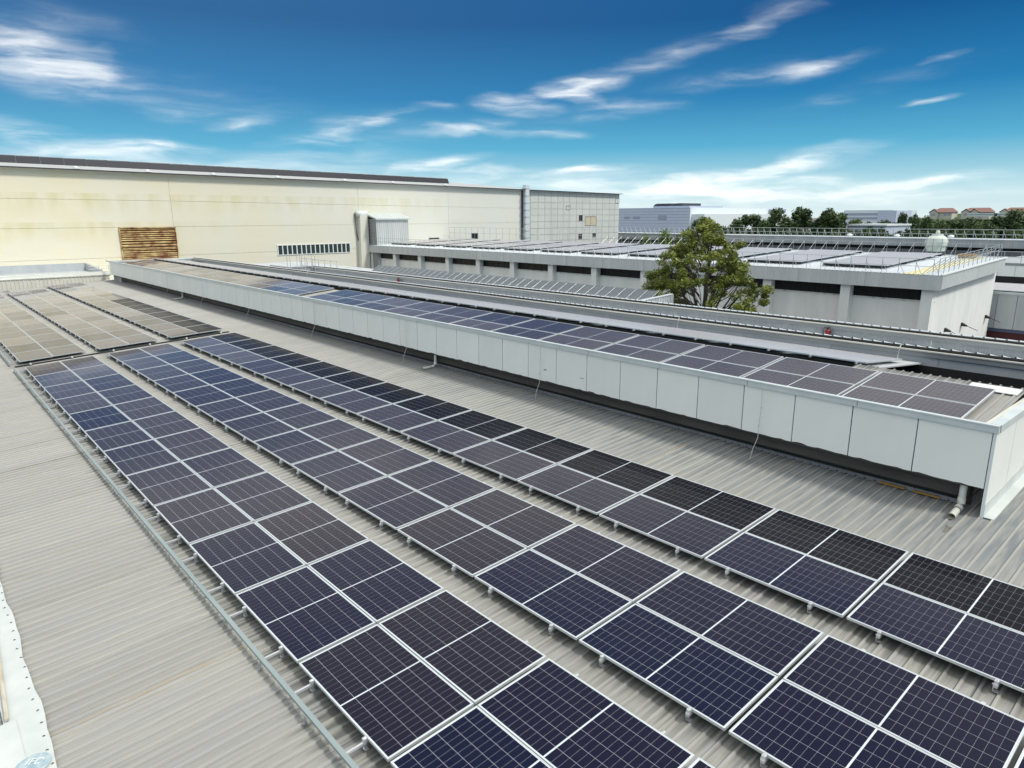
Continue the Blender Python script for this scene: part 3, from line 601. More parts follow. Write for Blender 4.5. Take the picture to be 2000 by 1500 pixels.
# rail ends in the dark slot behind the upper row, joined pairs
arr = thing('rear_solar_array', 'solar array lying on the far slope of the raised roof box', 'solar array')
BS = math.atan(-0.105)
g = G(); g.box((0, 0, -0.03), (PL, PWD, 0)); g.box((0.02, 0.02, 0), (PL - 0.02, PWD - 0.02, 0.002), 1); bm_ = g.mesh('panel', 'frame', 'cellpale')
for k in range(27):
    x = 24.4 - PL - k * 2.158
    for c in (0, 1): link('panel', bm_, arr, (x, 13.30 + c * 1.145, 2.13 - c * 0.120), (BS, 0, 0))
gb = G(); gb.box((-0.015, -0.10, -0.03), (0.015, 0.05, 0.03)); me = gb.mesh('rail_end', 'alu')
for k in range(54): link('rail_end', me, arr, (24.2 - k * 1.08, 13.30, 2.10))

# ------------------------------------------------------------------ stepped parapets behind the monitor
def corr_wall(g, x0, x1, y, z0, z1, pitch, d, m=0):
    x = x0; pts = []
    while x < x1:
        pts += [(x, y), (x + pitch * 0.62, y), (x + pitch * 0.70, y - d), (x + pitch * 0.92, y - d)]; x += pitch
    pts.append((x1, y))
    k = len(g.v); n = len(pts)
    g.v += [(a, b, z0) for a, b in pts] + [(a, b, z1) for a, b in pts]
    g.f += [(k + i, k + i + 1, k + n + i + 1, k + n + i) for i in range(n - 1)]; g.m += [m] * (n - 1)
def corr_wall_y(g, y0, y1, x, z0a, z0b, z1a, z1b, pitch, d, m=0):
    y = y0; pts = []
    while y < y1:
        pts += [(y, x), (y + pitch * 0.62, x), (y + pitch * 0.70, x + d), (y + pitch * 0.92, x + d)]; y += pitch
    pts.append((y1, x)); k = len(g.v); n = len(pts)
    f = lambda y, a, b: a + (b - a) * (y - y0) / (y1 - y0)
    g.v += [(b, a, f(a, z0a, z0b)) for a, b in pts] + [(b, a, f(a, z1a, z1b)) for a, b in pts]
    g.f += [(k + i, k + i + 1, k + n + i + 1, k + n + i) for i in range(n - 1)]; g.m += [m] * (n - 1)
def parapet(y, x0, x1, label, wall_bot, corrugated, joint0):
    t = thing('parapet_wall', label, 'parapet')
    g = G(); g.box((x0, y - 0.05, 1.86), (x1, y, 2.0)); link('grey_fascia', g.mesh('grey_fascia', 'fascia'), t)
    g = G(); g.box((x0, y - 0.085, 1.985), (x1, y - 0.01, 2.018)); link('beige_trim', g.mesh('beige_trim', 'beige'), t)
    g = G(); g.box((x0, y + 0.02, 1.98), (x1, y + 0.10, 2.06)); link('gutter_shadow_strip', g.mesh('gutter_shadow_strip', 'black'), t)
    if corrugated:
        xx = x1
        while xx > x0:
            w = min(4.4, xx - x0); g = G(); corr_wall(g, 0, w - 0.01, 0, wall_bot, 1.88, 0.2, 0.010); link('wall_sheet', g.mesh('wall_sheet', 'corrwall'), t, (xx - w, y + 0.06, 0)); xx -= w
    else:
        g = G(); g.box((0.004, 0, wall_bot), (2.734, 0.03, 1.88)); me = g.mesh('wall_panel', 'bluewall'); xx = joint0
        while xx > x0 - 2.6: link('wall_panel', me, t, (max(xx, x0), y + 0.02, 0)); xx -= 2.738
        g = G(); g.box((x0, y + 0.052, wall_bot), (x1, y + 0.06, 1.88)); link('panel_backing', g.mesh('panel_backing', 'clad_back'), t)
    sm = corr_mesh('roof_sheet', 4, 0.27, 0.035, 0, 2.6 if y < 18 else 6.4, 'brightroof', mid=False); xx = x1 - SW
    while xx > x0 - 0.2: link('roof_sheet', sm, t, (xx, y + 0.06, 2.085), (R(-12 if y < 18 else -9), 0, 0)); xx -= SW
    return t
parapet(16.5, XL, 41.5, 'long low parapet with flat blue-grey wall panels and beige trim directly behind the raised box', 1.50, False, 38.62)
p2 = parapet(19.2, -16.0, 41.5, 'second long parapet with corrugated grey face behind the flat-panelled one', 1.0, True, 0)
g = G(); g.box((-16.0, 17.4, 0.8), (-15.9, 19.2, 2.0)); g.box((-19.0, 17.35, 1.95), (-15.9, 17.5, 2.06)); g.box((-16.02, 17.4, 1.98), (-15.85, 19.2, 2.06)); link('end_return', g.mesh('end_return', 'fascia'), p2)
g = G(); g.box((-33.3, 16.7, 1.1), (-16.05, 26.2, 1.3)); struct(link('far_flat_roof', g.mesh('far_flat_roof', 'bluewall')))
# body of the building below all these roofs
g = G(); g.box((-35.1, -6, -9.2), (41.0, 10.0, -1.2)); g.box((-35.1, 10.0, -9.2), (41.0, 19.3, -0.2)); g.box((-33.2, 19.3, -9.2), (9.95, 26.0, 0.9))
tag(link('factory_hall', g.mesh('factory_hall', 'bluewall')), 'factory hall body under the solar roof', 'building')

# bay behind the second parapet
bay = thing('side_bay_roof', 'blue-grey low roof with corrugated end parapet behind the second parapet', 'roof bay')
g = G(); g.box((-18, 19.6, 0.9), (9.9, 26.0, 0.98)); link('roof_plate', g.mesh('roof_plate', 'bayroof'), bay)
g = G(); corr_wall_y(g, 20.6, 26.05, 9.95, 0.3, 0.3, 1.30, 1.56, 0.2, 0.03); link('corrugated_end', g.mesh('corrugated_end', 'corrwall'), bay)
g = G(); g.prism([(20.6, 1.30), (26.05, 1.56), (26.05, 1.60), (20.6, 1.34)], 0, 9.87, 10.02); link('end_cap', g.mesh('end_cap', 'trim'), bay)

def railing(label, A, B, n, h, brace, mats='galv', group=None, rails=(1.0, 0.55), post_w=0.022, slope_z=0.0):
    """guard rail from A to B with n+1 posts; brace = horizontal vector to the brace foot"""
    t = thing('guard_railing', label, 'railing', group or 'guard railings on the roofs')
    A = Vector(A); B = Vector(B)
    g = G(); g.tube([(0, 0, 0), (0, 0, h)], post_w, 5); pm = g.mesh('post', mats)
    bm_ = None
    if brace:
        g = G(); g.tube([(brace[0], brace[1], 0.0), (0, 0, h * brace[2])], post_w * 0.9, 5); bm_ = g.mesh('brace', mats)
    for i in range(n + 1):
        p = A.lerp(B, i / n); link('post', pm, t, p)
        if bm_: link('brace', bm_, t, p)
    for q in rails:
        g = G(); g.tube([tuple(A + Vector((0, 0, h * q))), tuple(B + Vector((0, 0, h * q)))], post_w * 0.9, 5); link('rail', g.mesh('rail', mats), t)
    return t
railing('guard railing with slanting braces over the blue-grey low roof', (-17.9, 25.85, 0.97), (9.3, 25.85, 0.97), 38, 0.74, (0, -1.45, 0.97), rails=(1.0,), post_w=0.007)
railing('short guard railing at the far end of the second parapet', (-19.0, 19.8, 1.3), (-13.4, 19.8, 1.3), 6, 1.15, (0.5, 0, 0.9), post_w=0.02)
railing('short guard railing beside the big cream wall at the left', (-36.0, 8.9, 1.0), (-36.0, 10.4, 1.0), 2, 0.55, None, post_w=0.02)
g = G(); g.prism([(-1.47, 0.0), (-0.03, 0.70), (-0.03, 0.69), (-1.47, -0.01)], 0, 0.02, 0.70); bpm = g.mesh('tinted_panel', 'bayroof')
for i in range(38): link('tinted_panel', bpm, bay, (-17.9 + i * 27.2 / 38, 25.87, 0.985))
for i, (x, lab) in enumerate(((-15.6, 'left of the two thin access ladders at the far parapet end'), (-13.3, 'right of the two thin access ladders at the far parapet end'))):
    t = thing('access_ladder', lab, 'ladder', 'access ladders at the parapet end')
    g = G(); g.tube([(x, 17.2, 1.5), (x, 17.2, 2.95), (x, 17.9, 2.95), (x, 17.9, 1.9)], 0.02, 5); link('stile', g.mesh('stile', 'galv'), t)
    g = G(); g.tube([(x + 0.5, 17.2, 1.5), (x + 0.5, 17.2, 2.95), (x + 0.5, 17.9, 2.95), (x + 0.5, 17.9, 1.9)], 0.02, 5); link('stile', g.mesh('stile', 'galv'), t)
    for z in (1.6, 1.85, 2.1): g = G(); g.tube([(x, 17.2, z), (x + 0.5, 17.2, z)], 0.015, 5); link('rung', g.mesh('rung', 'galv'), t)

# fire extinguisher and small lamp-like fitting on the corrugated parapet
def extinguisher(x, label, m):
    t = thing('fire_extinguisher', label, 'fire extinguisher', None, (x, 19.08, 1.52))
    g = G(); g.lathe([(0.0, 0), (0.085, 0.01), (0.09, 0.03), (0.09, 0.26), (0.07, 0.31), (0.03, 0.34)], 14); link('cylinder', g.mesh('cylinder', m, smooth=True), t)
    g = G(); g.box((-0.02, -0.02, 0.33), (0.02, 0.02, 0.38)); g.box((-0.02, -0.10, 0.375), (0.02, 0.06, 0.39)); link('valve_handle', g.mesh('valve_handle', 'black'), t)
    g = G(); g.tube([(-0.02, 0, 0.36), (-0.12, 0, 0.37), (-0.15, 0, 0.28), (-0.14, 0, 0.1)], 0.013, 6); link('hose', g.mesh('hose', 'black'), t)
extinguisher(20.95, 'small red fire extinguisher hanging on the corrugated parapet at the right', 'red')
extinguisher(-4.5, 'tiny dark red extinguisher on the corrugated parapet near the far end', 'red')
for x, lab in ((17.15, 'thin white cable drop over the flat-panelled parapet, middle one'), (24.05, 'thin white cable drop over the flat-panelled parapet, nearest one'), (-10.8, 'thin white cable drop over the flat-panelled parapet, farthest one')):
    g = G(); g.tube([(x, 16.40, 2.10), (x, 16.34, 2.04), (x - 0.03, 16.34, 1.75), (x - 0.10, 16.0, 1.55)], 0.014, 6)
    tag(link('cable_drop', g.mesh('cable_drop', 'pvc')), lab, 'cable', 'cable drops over the parapet')

# ------------------------------------------------------------------ small things round the monitor
def wire(x, label, sway):
    y1, z1 = RP(9.9, ROOFW + 0.01); g = G()
    pts = [(x, YF - 0.055, 1.90), (x + 0.01, YF - 0.06, 1.5), (x - 0.015, YF - 0.05, 1.1), (x + 0.005, YF - 0.08, 0.85), (x + sway * 0.5, y1 + 0.05, 0.6), (x + sway, y1, z1)]
    g.tube(pts, 0.0065, 5)
    for i in (1, 2): p = pts[i]; g.tube([(p[0], p[1], p[2] - 0.02), (p[0], p[1], p[2] + 0.02)], 0.013, 5)
    tag(link('hanging_wire', g.mesh('hanging_wire', 'pvc')), label, 'wire', 'wires hanging down the white cladding')
for i, (x, s) in enumerate(((23.62, -0.04), (16.95, 0.03), (10.12, 0.04), (2.95, 0.03), (-4.42, 0.02), (-11.42, 0.02), (-18.31, 0.01))):
    wire(x, f"thin wire hanging down the white cladding onto the roof, {ORD[i]} from the near end", s)
def downpipe(x, label, r=0.048, L_=0.40, ang=0.0):
    y1, z1 = RP(YF - 0.15, ROOFW + 0.09)
    t = thing('downpipe', label, 'downpipe', 'white downpipes under the cladding')
    g = G(); g.tube([(x, YF + 0.13, 0.92), (x, YF + 0.12, z1 + 0.12)], r, 14, cap=False); link('vertical_pipe', g.mesh('vertical_pipe', 'pvc', smooth=True), t)
    g = G(); g.tube([(x, YF + 0.12, z1 + 0.14), (x, YF + 0.11, z1 + 0.04), (x, YF + 0.06, z1 - 0.01), (x, YF - 0.02, z1 - 0.015)], r * 1.12, 14); link('elbow', g.mesh('elbow', 'pvc', smooth=True), t)
    g = G(); p = (x, YF - 0.0, z1 - 0.015); q = (x + ang, YF - L_, z1 - 0.035); g.tube([p, q], r, 14, cap=False); g.tube([q, p], r * 0.82, 14, cap=False)
    link('outlet_pipe', g.mesh('outlet_pipe', 'pvc', smooth=True), t)
    d = (Vector(q) - Vector(p)) * 0.12; g = G(); g.tube([Vector(q) + d * 0.2, Vector(q) + d * 0.25], r * 0.8, 14); g = G(); g.tube([Vector(p) + d * 2, Vector(p) + d * 2.15], r * 1.12, 14); link('black_strap', g.mesh('black_strap', 'black'), t)
downpipe(27.38, 'white downpipe elbow with open end at the near corner of the raised box', 0.058, 0.42, 0.02)
downpipe(11.62, 'white downpipe elbow under the middle of the white cladding', 0.05, 0.42)
downpipe(-15.96, 'small white downpipe elbow near the far end of the cladding', 0.05, 0.45)
for x0, x1, lab in ((25.98, 26.42, 'left of the two orange timber blocks under the raised box'), (26.58, 27.0, 'right of the two orange timber blocks under the raised box')):
    y, z = RP(10.44, ROOFW + 0.034); g = G(); g.box((x0, y - 0.025, z), (x1, y + 0.025, z + 0.028)); g.box((x0 - 0.012, y - 0.022, z + 0.002), (x0, y + 0.02, z + 0.02)); g.box((x1, y - 0.02, z + 0.002), (x1 + 0.01, y + 0.022, z + 0.024))
    tag(link('timber_block', g.mesh('timber_block', 'timber')), lab, 'timber', 'orange timbers under the raised box')
g = G()
for x0 in (17.1, 18.5):
    r = random.Random(int(x0 * 10)); pts = []
    for i in range(9): a = i / 9 * 2 * math.pi; pts.append((x0 + 0.09 * math.cos(a) * r.uniform(0.3, 1), 1.235 + 0.02 * math.sin(a) * r.uniform(0.3, 1)))
    k = len(g.v); g.v += [(p[0], YF - 0.0035, p[1]) for p in pts]; g.f.append(tuple(range(k, k + 9))); g.m.append(0)
link('paint_scuff', g.mesh('paint_scuff', 'seam'), mon)

# ------------------------------------------------------------------ big cream hall (faces +X)
XW = -50.0
hall = thing('cream_factory_hall', 'huge cream factory wall with mould streaks, dark panels along its roof edge', 'building')
def eave(y): return 10.10 - 0.0107 * (y - 5)
YE = 93.75
joints = [(-9.2, -9.2), (-1.3, -1.3), (1.50, 1.38), (4.52, 4.52), (7.36, 6.40)]
ys = [-60, -30.5, -8.2, 19.9, 42.3, 56.5, 70.0]
def jz(i, y):
    if i == 5: return eave(y) + 0.0
    a, b = joints[i]
    return a if i in (0, 1, 3) else (a + (b - a) * max(0, (y - 5)) / 88.0 if i == 4 else a)
for a, b in zip(ys[:-1], ys[1:]):
    for i in range(5):
        g = G(); e = 0.012
        g.prism([(a + e, jz(i, a) + e), (b - e, jz(i, b) + e), (b - e, jz(i + 1, b) - e), (a + e, jz(i + 1, a) - e)], 0, XW - 0.3, XW)
        link('wall_panel', g.mesh('wall_panel', 'cream'), hall)
g = G(); g.prism([(-60, -9.2), (YE, -9.2), (YE, eave(YE)), (-60, eave(-60))], 0, XW - 30, XW - 0.06); link('hall_core', g.mesh('hall_core', 'stainwall'), hall)
g = G(); g.box((XW - 0.05, 70.0, -9.2), (XW + 0.0, 72.3, eave(71))); link('wall_strip', g.mesh('wall_strip', 'tile'), hall)
# tiled end part: single wall panels
tv = [72.35, 74.02, 75.48, 76.9, 78.36, 79.67, 81.11, 82.82, 84.31, 86.09, 87.77, 89.35, 91.09, 92.6, YE]
th = [-1.5, -0.4, 0.6, 1.6, 2.6, 3.6, 4.62, 5.62, 6.58, 7.56, 8.55]
for i in range(len(tv) - 1):
    for j in range(len(th)):
        z0 = th[j]; z1 = th[j + 1] if j + 1 < len(th) else eave((tv[i] + tv[i + 1]) / 2) - 0.02
        g = G(); e = 0.03; g.box((XW - 0.05, tv[i] + e, z0 + e), (XW + 0.01, tv[i + 1] - e, z1 - e)); link('wall_panel', g.mesh('wall_panel', 'tile'), hall)
g = G(); g.box((XW - 0.055, 72.3, -9.2), (XW - 0.03, YE, -1.5)); link('wall_base', g.mesh('wall_base', 'tile'), hall)
# roof: eave plate, sloping roof, dark panel row
g = G()
def rp(y, dz): return eave(y) + dz
g.prism([(-60, rp(-60, -0.02)), (YE + 0.2, rp(YE, -0.02)), (YE + 0.2, rp(YE, 0.05)), (-60, rp(-60, 0.05))], 0, XW - 1, XW + 0.62); link('eave_gutter', g.mesh('eave_gutter', 'navydark'), hall)
g = G()
def strip(pa, pb):
    (xa_, da), (xb_, db) = pa, pb
    for ya_, yb_, fa, fb in ((-60, 70, 1, 1), (70, YE + 0.2, 1, 0.22)):
        g.quad((XW + xa_, ya_, rp(ya_, 0.055 + da * fa)), (XW + xa_, yb_, rp(yb_, 0.055 + da * fb)), (XW + xb_, yb_, rp(yb_, 0.055 + db * fb)), (XW + xb_, ya_, rp(ya_, 0.055 + db * fa)))
strip((0.6, 0), (-8.0, 0.86)); strip((-8.0, 0.86), (-16.0, 1.62)); strip((-16.0, 1.62), (-32.0, 0.0))
link('metal_roof', g.mesh('metal_roof', 'matroof'), hall)
darr = thing('roof_edge_solar_row', 'dark solar panel row standing along the roof edge of the cream hall', 'solar array')
y = -30.0
g = G(); g.prism([(XW - 7.6, 0.92), (XW - 7.95, 1.62), (XW - 8.0, 1.60), (XW - 7.65, 0.90)], 1, 0, 2.08); dm = g.mesh('panel', 'arraydark')
while y < 60.5:
    z = rp(y + 1, 0.0); link('panel', dm, darr, (0, y, z)); y += 2.1
g = G(); g.tube([(XW - 7.95, -30, rp(-30, 1.68)), (XW - 7.95, 62, rp(62, 1.68))], 0.035, 5); link('top_rail', g.mesh('top_rail', 'galv'), darr)
g = G(); g.box((-0.5, -0.25, 0), (0.5, 0.25, 0.12)); g.lathe([(0.22, 0.1), (0.2, 0.2), (0.1, 0.27), (0.02, 0.28)], 10); me = g.mesh('roof_vent', 'white')
for i, y in enumerate((11.6, 18.0, 24.6, 31.9, 40.5, 47.5, 56.0)):
    tag(link('roof_vent', me, None, (XW + 0.05, y, rp(y, 0.09))), f"small white cap on the cream hall's roof edge, {ORD[i]} from the left", 'roof vent', 'small white caps along the cream hall roof edge')
# rusty louver: single slats
lv = thing('rusty_louver', 'large rusty yellow louvred vent in the cream wall', 'louver', None, (XW, 0, 0))
g = G(); g.box((0.0, 14.62, 1.2), (0.05, 19.98, 4.45)); link('rust_backing', g.mesh('rust_backing', 'louver_dark'), lv)
g = G(); g.prism([(0.06, 0), (0.15, -0.095), (0.14, -0.11), (0.05, -0.02)], 1, 14.68, 19.92); sm = g.mesh('slat', 'louver')
z = 4.42
while z > 1.25: link('slat', sm, lv, (0, 0, z), (R(rnd.uniform(-0.4, 0.4)), 0, 0)); z -= 0.135
g = G(); g.box((0.0, 14.58, 1.2), (0.22, 14.66, 4.5)); g.box((0.0, 19.95, 1.2), (0.22, 20.03, 4.5)); g.box((0, 14.58, 4.42), (0.22, 20.03, 4.5)); link('louver_frame', g.mesh('louver_frame', 'louver'), lv)
# strip window of the wall
sw_ = link('strip_window', None, hall, (XW, 0, 0))
g = G(); g.box((0.0, 31.2, 1.12), (0.012, 40.75, 2.18)); link('pane', g.mesh('pane', 'glassgreen'), sw_)
g = G(); g.box((0.0, 31.1, 1.04), (0.08, 40.85, 1.12)); g.box((0.0, 31.1, 2.18), (0.08, 40.85, 2.26)); link('frame', g.mesh('frame', 'white'), sw_)
g = G(); g.box((0.0, -0.06, 1.12), (0.07, 0.06, 2.18)); me = g.mesh('mullion', 'white')
for i in range(17): link('mullion', me, sw_, (0, 31.2 + i * 9.55 / 16, 0))
def wall_window(y0, y1, z0, z1, m, nm='window'):
    w = link(nm, None, hall, (XW, 0, 0)); g = G(); g.box((0.012, y0, z0), (0.02, y1, z1)); link('pane', g.mesh('pane', m), w)
    g = G(); e = 0.05
    g.box((0.012, y0 - e, z0 - e), (0.07, y1 + e, z0)); g.box((0.012, y0 - e, z1), (0.07, y1 + e, z1 + e)); g.box((0.012, y0 - e, z0), (0.07, y0, z1)); g.box((0.012, y1, z0), (0.07, y1 + e, z1)); g.box((0.012, (y0 + y1) / 2 - 0.03, z0), (0.05, (y0 + y1) / 2 + 0.03, z1))
    link('frame', g.mesh('frame', 'fascia'), w)
wall_window(83.48, 84.26, 4.7, 5.6, 'glass'); wall_window(85.0, 87.76, 3.95, 5.36, 'cream_in'); wall_window(83.44, 84.22, 1.75, 2.5, 'glass'); wall_window(80.39, 81.24, 6.52, 7.09, 'beige', 'vent_hatch'); wall_window(86.9, 87.7, 2.0, 2.55, 'glass'); wall_window(60.59, 61.72, 2.1, 3.05, 'glass', 'vent_hatch'); wall_window(53.05, 54.7, 2.40, 2.55, 'glass', 'vent_hatch')
wall_window(92.82, 93.6, 7.7, 8.38, 'white', 'vent_hatch')
# buttress duct with white hood
bd = thing('wall_duct', 'pale vertical duct with a white rounded hood on the cream wall', 'duct')
g = G(); g.prism([(41.7, -9), (43.1, -9), (43.1, 5.7), (42.0, 5.7)], 0, XW + 0.01, XW + 0.8); link('duct_shaft', g.mesh('duct_shaft', 'cream'), bd)
g = G(); g.tube([(XW + 0.42, 41.7, 5.85), (XW + 0.42, 43.2, 5.85)], 0.36, 12); link('hood', g.mesh('hood', 'white', smooth=True), bd)
g = G(); g.tube([(XW + 0.2, 41.6, 6.0), (XW + 0.2, 41.65, 3.9), (XW + 0.2, 41.9, 2.5)], 0.05, 6); link('cable', g.mesh('cable', 'black'), bd)
# corrugated shed hanging on the wall
sh = thing('wall_shed', 'grey corrugated box with a lean-to roof fixed to the cream wall', 'shed')
g = G(); g.box((XW + 0.01, 43.3, -2), (XW + 2.4, 48.0, 5.2)); link('side_wall', g.mesh('side_wall', 'fascia'), sh)
g = G(); corr_wall_y(g, 43.3, 48.0, XW + 2.42, -2, -2, 5.2, 5.2, 0.3, 0.05); link('corrugated_front', g.mesh('corrugated_front', 'fasciawhite'), sh)
g = G(); g.prism([(XW + 0.01, 5.95), (XW + 2.75, 5.30), (XW + 2.75, 5.12), (XW + 0.01, 5.75)], 1, 43.1, 48.35); link('lean_to_roof', g.mesh('lean_to_roof', 'trim'), sh)
# tall exhaust duct
ed = thing('exhaust_duct', 'tall bright segmented exhaust duct rising up the cream hall wall', 'duct')
z = -1.0
while z < 10.0: g = G(); g.box((XW + 0.06, 70.65, z), (XW + 0.75, 71.45, min(z + 1.02, 10.1))); link('duct_section', g.mesh('duct_section', 'duct'), ed); z += 1.05
g = G(); g.box((XW + 0.02, 70.45, -1), (XW + 0.14, 70.63, 9.3)); link('support_channel', g.mesh('support_channel', 'black'), ed)
g = G(); g.box((XW + 0.02, 70.3, 0), (XW + 0.8, 71.5, 0.05)); me = g.mesh('duct_bracket', 'fascia')
for i in range(11): link('duct_bracket', me, ed, (0, 0, -0.98 + i * 1.05))

# valley edge at the far end of the main roof
ve = thing('roof_end_upstand', 'pale ribbed upstand with cream pipe at the far end of the roof', 'upstand')
g = G(); corr_wall_y(g, -6, 10.0, -35.2, -0.75, 0.42, 0.75, 0.80, 0.27, 0.05); link('ribbed_face', g.mesh('ribbed_face', 'beige'), ve)
g = G(); g.tube([(-35.2, -6, 0.86), (-35.2, 10.3, 0.84)], 0.09, 10); link('cream_pipe', g.mesh('cream_pipe', 'pvc', smooth=True), ve)
g = G(); g.box((-36.4, -6, 0.78), (-35.22, 10.4, 1.02)); link('white_cap', g.mesh('white_cap', 'white'), ve)
g = G(); g.tube([(-35.6, -6, 1.07), (-35.6, 10.4, 1.06)], 0.06, 8); link('cream_pipe', g.mesh('cream_pipe', 'pvc', smooth=True), ve)
lb = thing('low_parapet_box', 'low grey parapet box between the roof end and the cream wall', 'parapet')
g = G(); g.box((-44.2, -10, -2), (-44.0, 10.1, 1.42)); link('back_wall', g.mesh('back_wall', 'bluewall'), lb)
g = G(); g.prism([(-44.0, 1.40), (-38.0, 1.12), (-38.0, -2), (-44.0, -2)], 1, 10.1, 10.3); link('side_wall', g.mesh('side_wall', 'bluewall'), lb)
g = G(); g.box((-44.0, -10, 0.5), (-36.4, 10.1, 0.72)); link('gutter_floor', g.mesh('gutter_floor', 'bluewall'), lb)
g = G(); g.box((-49.9, -20, -9), (-44.2, 16, -0.6)); link('link_block', g.mesh('link_block', 'dirtywhite'), lb)

# ------------------------------------------------------------------ middle building
mb = thing('white_middle_building', 'long low white building with a bright metal roof, dark strip windows and pilasters', 'building')
YM = 43.0; XE = 16.9
g = G(); g.box((-49.8, 43.75, -9.2), (16.3, 56.0, 0.28)); link('wall', g.mesh('wall', 'dirtywhite'), mb)
g = G(); g.box((16.3, 43.6, -9.2), (16.42, 56.2, 1.45)); link('end_wall', g.mesh('end_wall', 'dirtywhite'), mb)
g = G(); g.box((-49.8, 43.9, 0.28), (16.3, 56.0, 1.3)); link('upper_wall', g.mesh('upper_wall', 'dark'), mb)
cx = -49.35; cols = []
g = G(); g.box((0, 43.25, -9.2), (0.62, 43.9, 1.15)); pm = g.mesh('pilaster', 'dirtywhite')
for i in range(13):
    x = -49.35 + 5.487 * i
    if i == 12: x = 15.85
    link('pilaster', pm, mb, (x, 0, 0)); cols.append(x)
g = G(); g.box((0, 43.80, 0.30), (0.955, 43.83, 1.12)); wm_ = g.mesh('pane', 'glass')
g = G(); g.box((-0.02, 43.77, 0.30), (0.02, 43.85, 1.12)); mm_ = g.mesh('mullion', 'black')
g = G(); g.box((0.62, 43.68, 0.22), (5.48, 43.80, 0.30)); sm_ = g.mesh('sill', 'stainwall')
for i in range(12):
    w = link('window', None, mb, (cols[i], 0, 0)); span = cols[i + 1] - cols[i] - 0.62
    for k in range(5): o = link('pane', wm_, w, (0.62 + k * span / 5, 0, 0)); o.scale = (span / 5 / 0.975, 1, 1); link('mullion', mm_, w, (0.62 + (k + 0.5) * span / 5, 0.0, 0)) if k < 5 else None
    link('sill', sm_, w)
g = G(); g.box((-49.9, 43.25, -9.2), (-49.4, 43.9, 1.1)); link('stained_corner', g.mesh('stained_corner', 'stainwall'), mb)
sl_m = math.atan(0.48 / 13)
def mz(y): return 1.90 + (y - 43) * 0.48 / 13
x = XE
while x > -50:
    w = min(4.4, x + 50); g = G(); corr_wall(g, 0, w - 0.012, 0, 1.02, mz(43), 0.25, 0.022); link('fascia_sheet', g.mesh('fascia_sheet', 'fasciawhite'), mb, (x - w, YM, 0)); x -= w
y = 43.0
while y < 56:
    w = min(3.25, 56.1 - y); g = G(); corr_wall_y(g, 0, w - 0.01, XE, mz(y) - 0.85, mz(y + w) - 0.85, mz(y), mz(y + w), 0.25, 0.022); link('fascia_sheet', g.mesh('fascia_sheet', 'fasciawhite'), mb, (0, y, 0)); y += w
g = G(); g.prism([(43.02, 1.02), (56, mz(56) - 0.85), (56, mz(56) - 0.82), (43.02, 1.05)], 0, -49.9, XE - 0.02); link('soffit', g.mesh('soffit', 'dark'), mb)
g = G(); g.prism([(42.95, mz(43) + 0.01), (56.1, mz(56.1) + 0.01), (56.1, mz(56.1) + 0.09), (42.95, mz(43) + 0.09)], 0, XE - 0.06, XE + 0.08); link('edge_cap', g.mesh('edge_cap', 'white'), mb)
rm = corr_mesh('roof_sheet', 4, 0.27, 0.035, 0, 13.1, 'brightroof', mid=False); rmy = corr_mesh('roof_sheet', 4, 0.27, 0.035, 0, 13.1, 'yellowroof', mid=False)
x = XE - 0.05 - SW; k = 0
while x > -51: link('roof_sheet', rmy if k in (1,) else rm, mb, (x, YM - 0.03, mz(43) + 0.01), (sl_m, 0, 0)); x -= SW; k += 1
g = G(); g.box((14.3, 54.6, mz(55) + 0.05), (15.3, 55.4, mz(55) + 0.30)); tag(link('orange_box', g.mesh('orange_box', 'timber')), 'small orange box on the far corner of the bright metal roof', 'box')
# panel blocks on that roof
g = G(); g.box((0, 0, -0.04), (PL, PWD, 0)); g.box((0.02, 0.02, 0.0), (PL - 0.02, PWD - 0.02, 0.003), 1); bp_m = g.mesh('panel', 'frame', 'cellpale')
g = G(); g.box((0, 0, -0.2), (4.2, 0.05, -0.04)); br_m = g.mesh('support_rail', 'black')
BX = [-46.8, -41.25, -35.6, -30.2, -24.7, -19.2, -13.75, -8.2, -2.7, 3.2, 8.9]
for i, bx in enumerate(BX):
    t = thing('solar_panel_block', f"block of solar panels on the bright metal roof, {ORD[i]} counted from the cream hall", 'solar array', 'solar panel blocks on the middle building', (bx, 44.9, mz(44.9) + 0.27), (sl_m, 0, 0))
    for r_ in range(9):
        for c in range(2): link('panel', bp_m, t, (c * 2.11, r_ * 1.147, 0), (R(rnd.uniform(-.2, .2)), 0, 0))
    for q in (0.05, 3.4, 6.9, 10.1): link('support_rail', br_m, t, (0, q, 0))
railing('guard railing along the front edge of the bright metal roof', (-49.5, 43.3, mz(43.3)), (16.3, 43.3, mz(43.3)), 68, 0.92, (0.35, 0.0, 0.75), rails=(1.0, 0.52), post_w=0.018)
railing('guard railing with slanting braces along the rear edge of the bright metal roof', (-20.0, 56.0, mz(56)), (16.6, 56.0, mz(56)), 38, 0.95, (0, -1.35, 0.93), rails=(1.0,), post_w=0.013)
railing('guard railing along the right-hand edge of the bright metal roof', (16.6, 43.3, mz(43.3)), (16.6, 55.2, mz(55.2)), 13, 0.95, (-0.9, 0, 0.9), rails=(1.0, 0.62), post_w=0.022)
railing('guard railing against the cream wall over the bright metal roof', (-49.3, 56.0, mz(56)), (-21.0, 56.0, mz(56)), 22, 1.6, None, rails=(1.0, 0.55), post_w=0.02)
